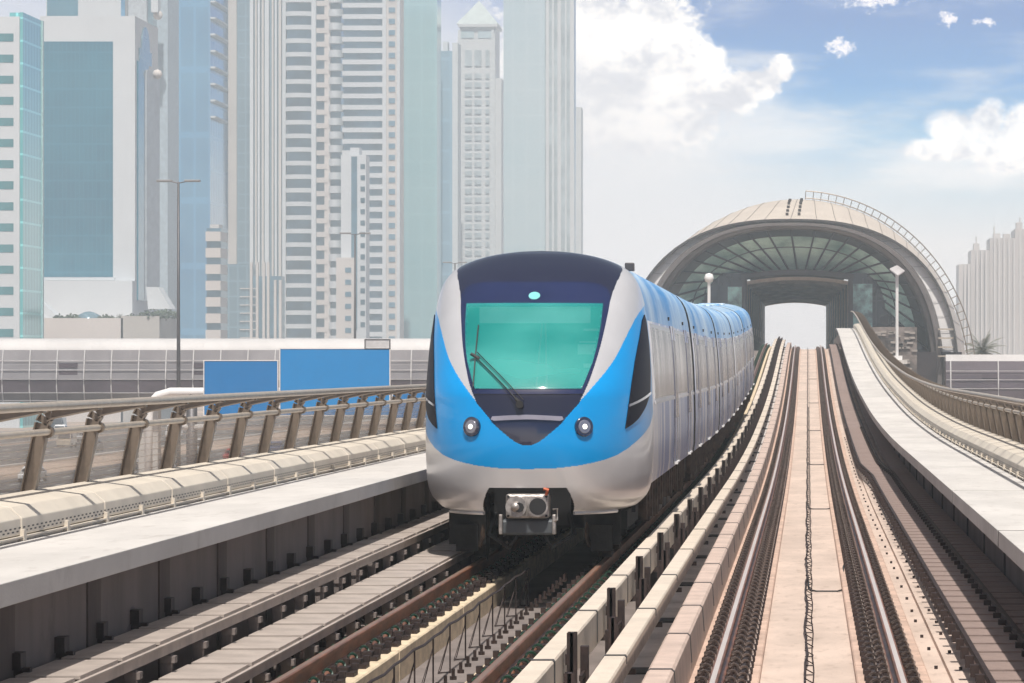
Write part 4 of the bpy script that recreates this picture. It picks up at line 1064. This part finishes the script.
t = Tower('pyramid_tower', 'pale beige tower with a pyramid roof fading into haze', 457, 503, 1310)
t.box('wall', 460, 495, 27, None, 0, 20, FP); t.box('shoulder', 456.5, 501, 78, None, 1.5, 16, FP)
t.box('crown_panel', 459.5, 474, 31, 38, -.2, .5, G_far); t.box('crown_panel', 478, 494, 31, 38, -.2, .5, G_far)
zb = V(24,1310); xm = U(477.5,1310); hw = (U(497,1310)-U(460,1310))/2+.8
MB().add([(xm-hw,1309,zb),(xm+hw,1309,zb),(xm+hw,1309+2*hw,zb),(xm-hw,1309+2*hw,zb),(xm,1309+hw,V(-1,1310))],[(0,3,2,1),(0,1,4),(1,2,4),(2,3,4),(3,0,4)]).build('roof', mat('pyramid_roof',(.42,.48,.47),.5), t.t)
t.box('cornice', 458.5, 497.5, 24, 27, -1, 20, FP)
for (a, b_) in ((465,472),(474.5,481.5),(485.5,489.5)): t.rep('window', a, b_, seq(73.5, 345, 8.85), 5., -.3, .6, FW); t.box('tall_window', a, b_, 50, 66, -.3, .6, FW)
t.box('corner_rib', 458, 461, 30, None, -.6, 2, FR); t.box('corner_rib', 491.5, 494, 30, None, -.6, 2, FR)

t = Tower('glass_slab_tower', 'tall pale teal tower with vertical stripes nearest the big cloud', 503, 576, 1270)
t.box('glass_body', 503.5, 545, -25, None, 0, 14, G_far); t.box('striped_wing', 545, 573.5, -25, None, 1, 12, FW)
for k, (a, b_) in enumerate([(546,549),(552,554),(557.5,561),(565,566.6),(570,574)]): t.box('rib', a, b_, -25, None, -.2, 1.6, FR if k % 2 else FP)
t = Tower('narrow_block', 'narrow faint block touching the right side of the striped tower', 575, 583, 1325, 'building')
t.box('wall', 575, 581, 107, None, 0, 12, FP)

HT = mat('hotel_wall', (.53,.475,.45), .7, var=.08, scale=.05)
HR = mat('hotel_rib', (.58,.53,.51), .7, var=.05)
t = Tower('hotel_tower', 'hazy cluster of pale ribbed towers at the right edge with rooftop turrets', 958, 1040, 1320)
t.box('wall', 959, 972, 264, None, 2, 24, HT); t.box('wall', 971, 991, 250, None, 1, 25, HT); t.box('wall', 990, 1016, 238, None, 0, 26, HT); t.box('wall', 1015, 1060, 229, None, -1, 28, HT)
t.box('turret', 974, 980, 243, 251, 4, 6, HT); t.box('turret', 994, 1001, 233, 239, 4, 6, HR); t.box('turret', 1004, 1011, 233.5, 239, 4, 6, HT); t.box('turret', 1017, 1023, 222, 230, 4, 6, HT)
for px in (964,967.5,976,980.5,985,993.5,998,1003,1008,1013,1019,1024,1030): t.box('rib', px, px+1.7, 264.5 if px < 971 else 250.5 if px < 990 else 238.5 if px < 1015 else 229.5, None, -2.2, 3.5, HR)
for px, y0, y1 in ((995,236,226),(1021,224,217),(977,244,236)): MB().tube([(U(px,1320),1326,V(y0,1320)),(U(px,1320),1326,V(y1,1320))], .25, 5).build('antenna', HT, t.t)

# ================================================================ PALMS and shrubs
def palm(x, y, zb, zc, L, label, n=26, group=None, seed=1):
    r = random.Random(seed)
    t = thing('palm_tree', label, 'palm tree', (x, y, zb), group)
    MB().tube([(x,y,zb),(x+.1,y,(zb+zc)/2),(x,y,zc)], .28*L/2.4, 9, r2=.18*L/2.4).build('trunk', bark, t)
    c = MB()
    for i in range(n):
        a = i*2.4+r.random(); el = math.radians(75-95*((i+.5)/n)+r.uniform(-6,6)); l = L*r.uniform(.85,1.1)
        p = Vector((x,y,zc)); d = Vector((math.cos(a)*math.cos(el), math.sin(a)*math.cos(el), math.sin(el))); pts = [p.copy()]
        for k in range(8): p = p+d*l/8; d.z -= .13; d.normalize(); pts.append(p.copy())
        c.tube(pts, .03, 4, r2=.01)
        for k in range(1, 9):
            for s in (-1,1):
                for sub in (0,.5):
                    q = pts[k-1].lerp(pts[k], sub+.25); dd = (pts[k]-pts[k-1]).normalized(); sd = dd.cross(Vector((0,0,1))).normalized()*s
                    ll = L*.26*math.sin(math.pi*(k+sub)/10+.25); tip = q+(sd*.8+dd*.6+Vector((0,0,-.35)))*ll; w = dd*.05*L/2.4
                    c.add([q-w,q+w,tip],[(0,1,2)])
    c.build('crown', leaf, t, recalc=False)
palm(U(982,395), 395, GZ, V(352,395), 2.5, 'hazy palm tree right of the station arch above the dark footbridge', 30)
palm(U(120,735), 735, V(333,735), V(318,735), 1.3, 'small palm growing on the white office podium', 14, seed=3)
def shrub(px, py, d, w, h, label):
    t = thing('shrub', label, 'shrub', (U(px,d), d, V(py,d)), 'shrubs on the white podium terrace'); r = random.Random(int(px))
    b = MB(); x0, z0 = U(px,d), V(py,d)
    for k in range(160):
        a, rr, hz_ = r.random()*6.28, r.random()**.5, r.random(); p = Vector((x0+math.cos(a)*rr*w, d+math.sin(a)*rr*1.2, z0+hz_*h*(1-.5*rr)))
        q = Vector((r.uniform(-1,1),r.uniform(-1,1),r.uniform(-1,1))).normalized()*.3; s = q.orthogonal().normalized()*.22
        b.add([p-s,p+q,p+s,p-q],[(0,1,2,3)])
    b.build('foliage', bush, t, recalc=False); MB().tube([(x0,d,z0-.5),(x0,d,z0+h*.4)], .12, 6).build('stem', bark, t)
for k, (px, w, h, lb) in enumerate(((59,1.2,1.4,'leftmost low shrub on the white podium terrace'),(72,1.5,1.6,'shrub beside the left end of the podium dome'),(106,2.2,1.3,'wide shrub just right of the podium dome'),(133,2.2,1.5,'shrub at the right end of the podium terrace'))): shrub(px, 321, 733, w, h, lb)
for k, (px, lb) in enumerate(((152,'trailing shrub on the left half of the brown annex roof'),(166,'trailing shrub on the right half of the brown annex roof'))): shrub(px, 318, 731, 2.6, 1.9, lb)

# ================================================================ CARS on the highway
CC = {'white':(.75,.75,.75),'silver':(.45,.46,.47),'black':(.02,.02,.025),'red':(.4,.03,.02),'beige':(.5,.42,.32),'dark blue':(.03,.05,.14),'grey':(.18,.18,.19),'pale blue':(.3,.42,.5)}
def car(x, y, colr, kind, label, face=-1):
    t = thing('parked_car' if kind == 'parked' else kind.replace(' ','_'), label, 'car' if kind != 'van' else 'van', (x, y, GZ), 'vehicles on the highway below')
    H = 1.45 if kind != 'van' else 2.1; Lc = 4.5 if kind != 'van' else 5.0; z = GZ+.02
    m = mat('car_'+colr.replace(' ','_'), CC[colr], .3, .1, var=.02, coat=.6)
    if kind == 'van': pr = [(-2.5,.35),(-2.5,1.0),(-2.1,1.15),(-1.6,2.0),(-1.2,2.1),(2.3,2.1),(2.5,1.9),(2.5,.35)]; cab = [(-2.05,1.18),(-1.62,1.9),(-.6,1.9),(-.6,1.18)]
    else: pr = [(-2.25,.35),(-2.25,.7),(-2.1,.82),(-1.1,.92),(-.55,1.42),(.9,1.45),(1.5,1.0),(2.15,.95),(2.25,.75),(2.25,.35)]; cab = [(-1.02,.94),(-.5,1.38),(.85,1.4),(1.4,1.0)]
    def ext(p, hw, ins=.0):
        mb = MB(); n = len(p); mb.add([(x-hw+(.18 if zz_ > 1.2 else 0), y-a*face, z+zz_) for a, zz_ in p]+[(x+hw-(.18 if zz_ > 1.2 else 0), y-a*face, z+zz_) for a, zz_ in p],
            [tuple(range(n)), tuple(reversed(range(n,2*n)))]+[(i,(i+1)%n,(i+1)%n+n,i+n) for i in range(n)]); return mb
    b_ = ext(pr, .9).build('body', m, t, bevel=.06)
    ext(cab, .91).build('side_glass', dglass, t)
    (a0,z0),(a1,z1) = cab[0], cab[1]
    MB().add([(x-.68,y-a1*face+face*.05,z+z1),(x+.68,y-a1*face+face*.05,z+z1),(x+.78,y-a0*face+face*.1,z+z0+.03),(x-.78,y-a0*face+face*.1,z+z0+.03)],[(0,1,2,3)]).build('windscreen', dglass, t)
    for a in (-1.4,1.4):
        for s in (-1,1): MB().lathe([(.32,-.1),(.32,.1)], (x+s*.85, y+a, z+.32), axis='x', n=14).build('wheel', tyre, t)
plan = []
spots = [(-70,352,'white','saloon'),(-63,372,'beige','saloon'),(-68,395,'white','van'),(-63,428,'red','saloon'),(-71,455,'silver','van'),(-64,468,'dark blue','saloon'),(-60.5,350,'grey','van'),
 (-88,400,'white','hatchback'),(-92,430,'silver','saloon'),(-97,410,'pale blue','saloon'),(-101,450,'white','pickup'),(-88,480,'black','saloon'),(-95,500,'beige','van'),(-100,540,'silver','hatchback'),(-91,560,'white','minibus'),(-87,610,'grey','saloon'),
 (-112,470,'white','coupe'),(-118,490,'dark blue','van'),(-123,520,'red','hatchback'),(-110,560,'beige','hatchback'),(-115,600,'white','estate'),(-121,630,'black','van'),(-126,580,'silver','estate')]
wh = {1:'nearest carriageway',2:'middle carriageway',3:'farthest carriageway'}
for (x, y, c_, k_) in spots:
    band = 1 if x > -80 else 2 if x > -105 else 3
    kind = 'van' if k_ in ('van','minibus') else k_
    car(x, y, c_, kind if kind in ('van',) else 'car', '%s %s on the %s of the highway below the left railing' % (c_, k_, wh[band]))

# ================================================================ WORLD: daylight sky and clouds
w = bpy.data.worlds.new('World'); sc.world = w; w.use_nodes = True; nt = w.node_tree; nt.nodes.clear(); L = nt.links.new
SUN_EL, SUN_AZ = math.radians(63), math.radians(176)        # azimuth clockwise from +Y: behind the camera, to the right
sky = nt.nodes.new('ShaderNodeTexSky'); sky.sky_type = 'NISHITA'; sky.sun_disc = False; sky.sun_elevation = SUN_EL; sky.sun_rotation = SUN_AZ; sky.air_density = 1.; sky.dust_density = 5.
bg1 = nt.nodes.new('ShaderNodeBackground'); L(sky.outputs[0], bg1.inputs[0]); bg1.inputs[1].default_value = .05
tc = nt.nodes.new('ShaderNodeTexCoord'); sp = nt.nodes.new('ShaderNodeSeparateXYZ'); L(tc.outputs['Generated'], sp.inputs[0])
yy = mt(nt,'MAXIMUM',sp.outputs[1],.02)
u = mt(nt,'DIVIDE',sp.outputs[0],yy); v = mt(nt,'DIVIDE',sp.outputs[2],yy)
vg = mt(nt,'DIVIDE',sp.outputs[2],mt(nt,'SQRT',mt(nt,'ADD',mt(nt,'MULTIPLY',sp.outputs[0],sp.outputs[0]),mt(nt,'MULTIPLY',sp.outputs[1],sp.outputs[1]))))
cmb = nt.nodes.new('ShaderNodeCombineXYZ'); L(u,cmb.inputs[0]); L(v,cmb.inputs[1])
def fbm(scale, sx=1., sy=1., detail=8., rough=.6, off=0.):
    mp = nt.nodes.new('ShaderNodeMapping'); mp.inputs['Scale'].default_value = (sx,sy,1); mp.inputs['Location'].default_value = (off,off*.7,off); L(cmb.outputs[0], mp.inputs[0])
    n = N(nt,'ShaderNodeTexNoise',Scale=scale,Detail=detail,Roughness=rough); L(mp.outputs[0], n.inputs['Vector']); return n.outputs[0]
def blobs(lst):
    acc = None
    for (cx, cy, rx, ry) in lst:
        a = mt(nt,'MULTIPLY',mt(nt,'SUBTRACT',u,(cx-VX)/F),F/rx); b_ = mt(nt,'MULTIPLY',mt(nt,'SUBTRACT',v,(HY-cy)/F),F/ry)
        f = mt(nt,'SUBTRACT',1.,mt(nt,'SQRT',mt(nt,'ADD',mt(nt,'MULTIPLY',a,a),mt(nt,'MULTIPLY',b_,b_))))
        acc = f if acc is None else mt(nt,'SMOOTH_MAX',acc,f,.15)
    return acc
n1 = fbm(75., 1, 1.1, detail=12., rough=.66); n2 = fbm(480., 1, 1.3, detail=6., off=3.); n4 = fbm(330., 1, 1.1, detail=7., rough=.6, off=5.); n3 = fbm(45., .45, 1.8, off=9.)
bigb = blobs([(590,40,120,95),(655,38,58,62),(688,75,52,42),(725,92,42,28),(757,84,34,20),(781,70,15,17),(640,110,110,60),(716,58,12,12)])
big = smooth(nt, mt(nt,'ADD',bigb,mt(nt,'ADD',mt(nt,'MULTIPLY',mt(nt,'SUBTRACT',n1,.5),1.35),mt(nt,'MULTIPLY',mt(nt,'SUBTRACT',n4,.5),.75))), .02, .38)
ribs = smooth(nt, mt(nt,'ADD',blobs([(955,128,34,24),(985,120,26,26),(1010,150,50,30),(940,150,50,14),(1030,130,40,30)]),mt(nt,'MULTIPLY',mt(nt,'SUBTRACT',n1,.5),1.5)), .02, .5)
small = smooth(nt, mt(nt,'ADD',blobs([(842,48,20,11),(872,0,42,12),(948,19,13,10),(986,22,15,5),(838,42,10,8)]),mt(nt,'MULTIPLY',mt(nt,'SUBTRACT',n2,.5),2.6)), .1, .9)
wisp = mt(nt,'MULTIPLY',smooth(nt, n3, .46, .74), .55)
# clear-sky colour by elevation
cr = nt.nodes.new('ShaderNodeValToRGB'); L(mt(nt,'MULTIPLY',vg,8.), cr.inputs[0]); e_ = cr.color_ramp.elements
SK = [(0.,(.98,.92,.89)),(.25,(1.0,.95,.93)),(.37,(.74,.86,.94)),(.47,(.30,.62,.92)),(.58,(.04,.34,.80)),(.72,(.0,.185,.62))]
e_[0].position = 0; e_[0].color = (*SK[0][1],1); e_[1].position = .72; e_[1].color = (*SK[-1][1],1)
for p_, c_ in SK[1:-1]: q = e_.new(p_); q.color = (*c_,1)
col = mixc(nt, wisp, cr.outputs[0], (1.05,1.02,1.02))
shade = smooth(nt, mt(nt,'ADD',mt(nt,'MULTIPLY',fbm(60., 1, 1.3, 5., .55, 20.),.72),mt(nt,'MULTIPLY',n4,.28)), .40, .58)
ccol = mixc(nt, shade, (.88,.86,.92), (1.62,1.50,1.40))
faint = mt(nt,'MULTIPLY',smooth(nt, mt(nt,'ADD',blobs([(640,120,210,110),(960,165,130,30),(760,140,110,30)]),mt(nt,'MULTIPLY',mt(nt,'SUBTRACT',n3,.5),1.2)), 0., .8), .7)
col = mixc(nt, faint, col, (1.2,1.15,1.13))
col = mixc(nt, big, col, ccol); col = mixc(nt, mt(nt,'MULTIPLY',ribs,.85), col, ccol); col = mixc(nt, mt(nt,'MULTIPLY',small,.8), col, (1.6,1.45,1.4))
# pale veil low over the horizon and to the left, as the photograph's sky
veil = mt(nt,'MULTIPLY',mt(nt,'SUBTRACT',1.,smooth(nt, mt(nt,'ADD',vg,mt(nt,'MULTIPLY',mt(nt,'MAXIMUM',mt(nt,'MINIMUM',u,.06),-.1),.62)), .012, .07)), .85)
col = mixc(nt, veil, col, (1.02,.97,.97))
bg2 = nt.nodes.new('ShaderNodeBackground'); L(col, bg2.inputs[0]); bg2.inputs[1].default_value = 1.
mx = nt.nodes.new('ShaderNodeMixShader'); L(smooth(nt, sp.outputs[2], .10, .22), mx.inputs[0]); L(bg2.outputs[0], mx.inputs[1]); L(bg1.outputs[0], mx.inputs[2])
out = nt.nodes.new('ShaderNodeOutputWorld'); L(mx.outputs[0], out.inputs[0])

sd = bpy.data.lights.new('Sun', 'SUN'); sd.energy = 4.9; sd.angle = math.radians(.8); sd.color = (1.,.95,.88)
so = bpy.data.objects.new('Sun', sd); C.objects.link(so); so.location = (20,-20,60)
dirv = Vector((math.sin(SUN_AZ)*math.cos(SUN_EL), math.cos(SUN_AZ)*math.cos(SUN_EL), math.sin(SUN_EL)))
so.rotation_euler = dirv.to_track_quat('Z','Y').to_euler()

# ================================================================ HAZE
hz = MB().box(-700, 340, -60, 1385, GZ-2, 150).build('haze', [])
hm = bpy.data.materials.new('haze'); hm.use_nodes = True; nt = hm.node_tree; nt.nodes.clear()
pv = nt.nodes.new('ShaderNodeVolumePrincipled'); pv.inputs['Density'].default_value = .00060; pv.inputs['Color'].default_value = (.70,.81,.88,1); pv.inputs['Anisotropy'].default_value = 0.
oo = nt.nodes.new('ShaderNodeOutputMaterial'); nt.links.new(pv.outputs[0], oo.inputs['Volume'])
hz.data.materials.clear(); hz.data.materials.append(hm); tag(hz, kind='stuff')

# ================================================================ CAMERA, RENDER
cam = bpy.data.cameras.new('Camera'); co = bpy.data.objects.new('Camera', cam); C.objects.link(co); sc.camera = co
cam.sensor_width = 36; cam.lens = F*36/1024; cam.clip_start = .5; cam.clip_end = 6000
co.location = (0, 0, CZ); co.rotation_euler = (math.pi/2, 0, 0)
cam.shift_x = -(VX-512)/1024; cam.shift_y = (HY-341.5)/1024
sc.view_settings.view_transform = 'Standard'; sc.view_settings.look = 'None'; sc.view_settings.gamma = 1; sc.view_settings.exposure = .17
sc.cycles.max_bounces = 6; sc.cycles.transparent_max_bounces = 24; sc.cycles.volume_bounces = 1; sc.cycles.use_denoising = True
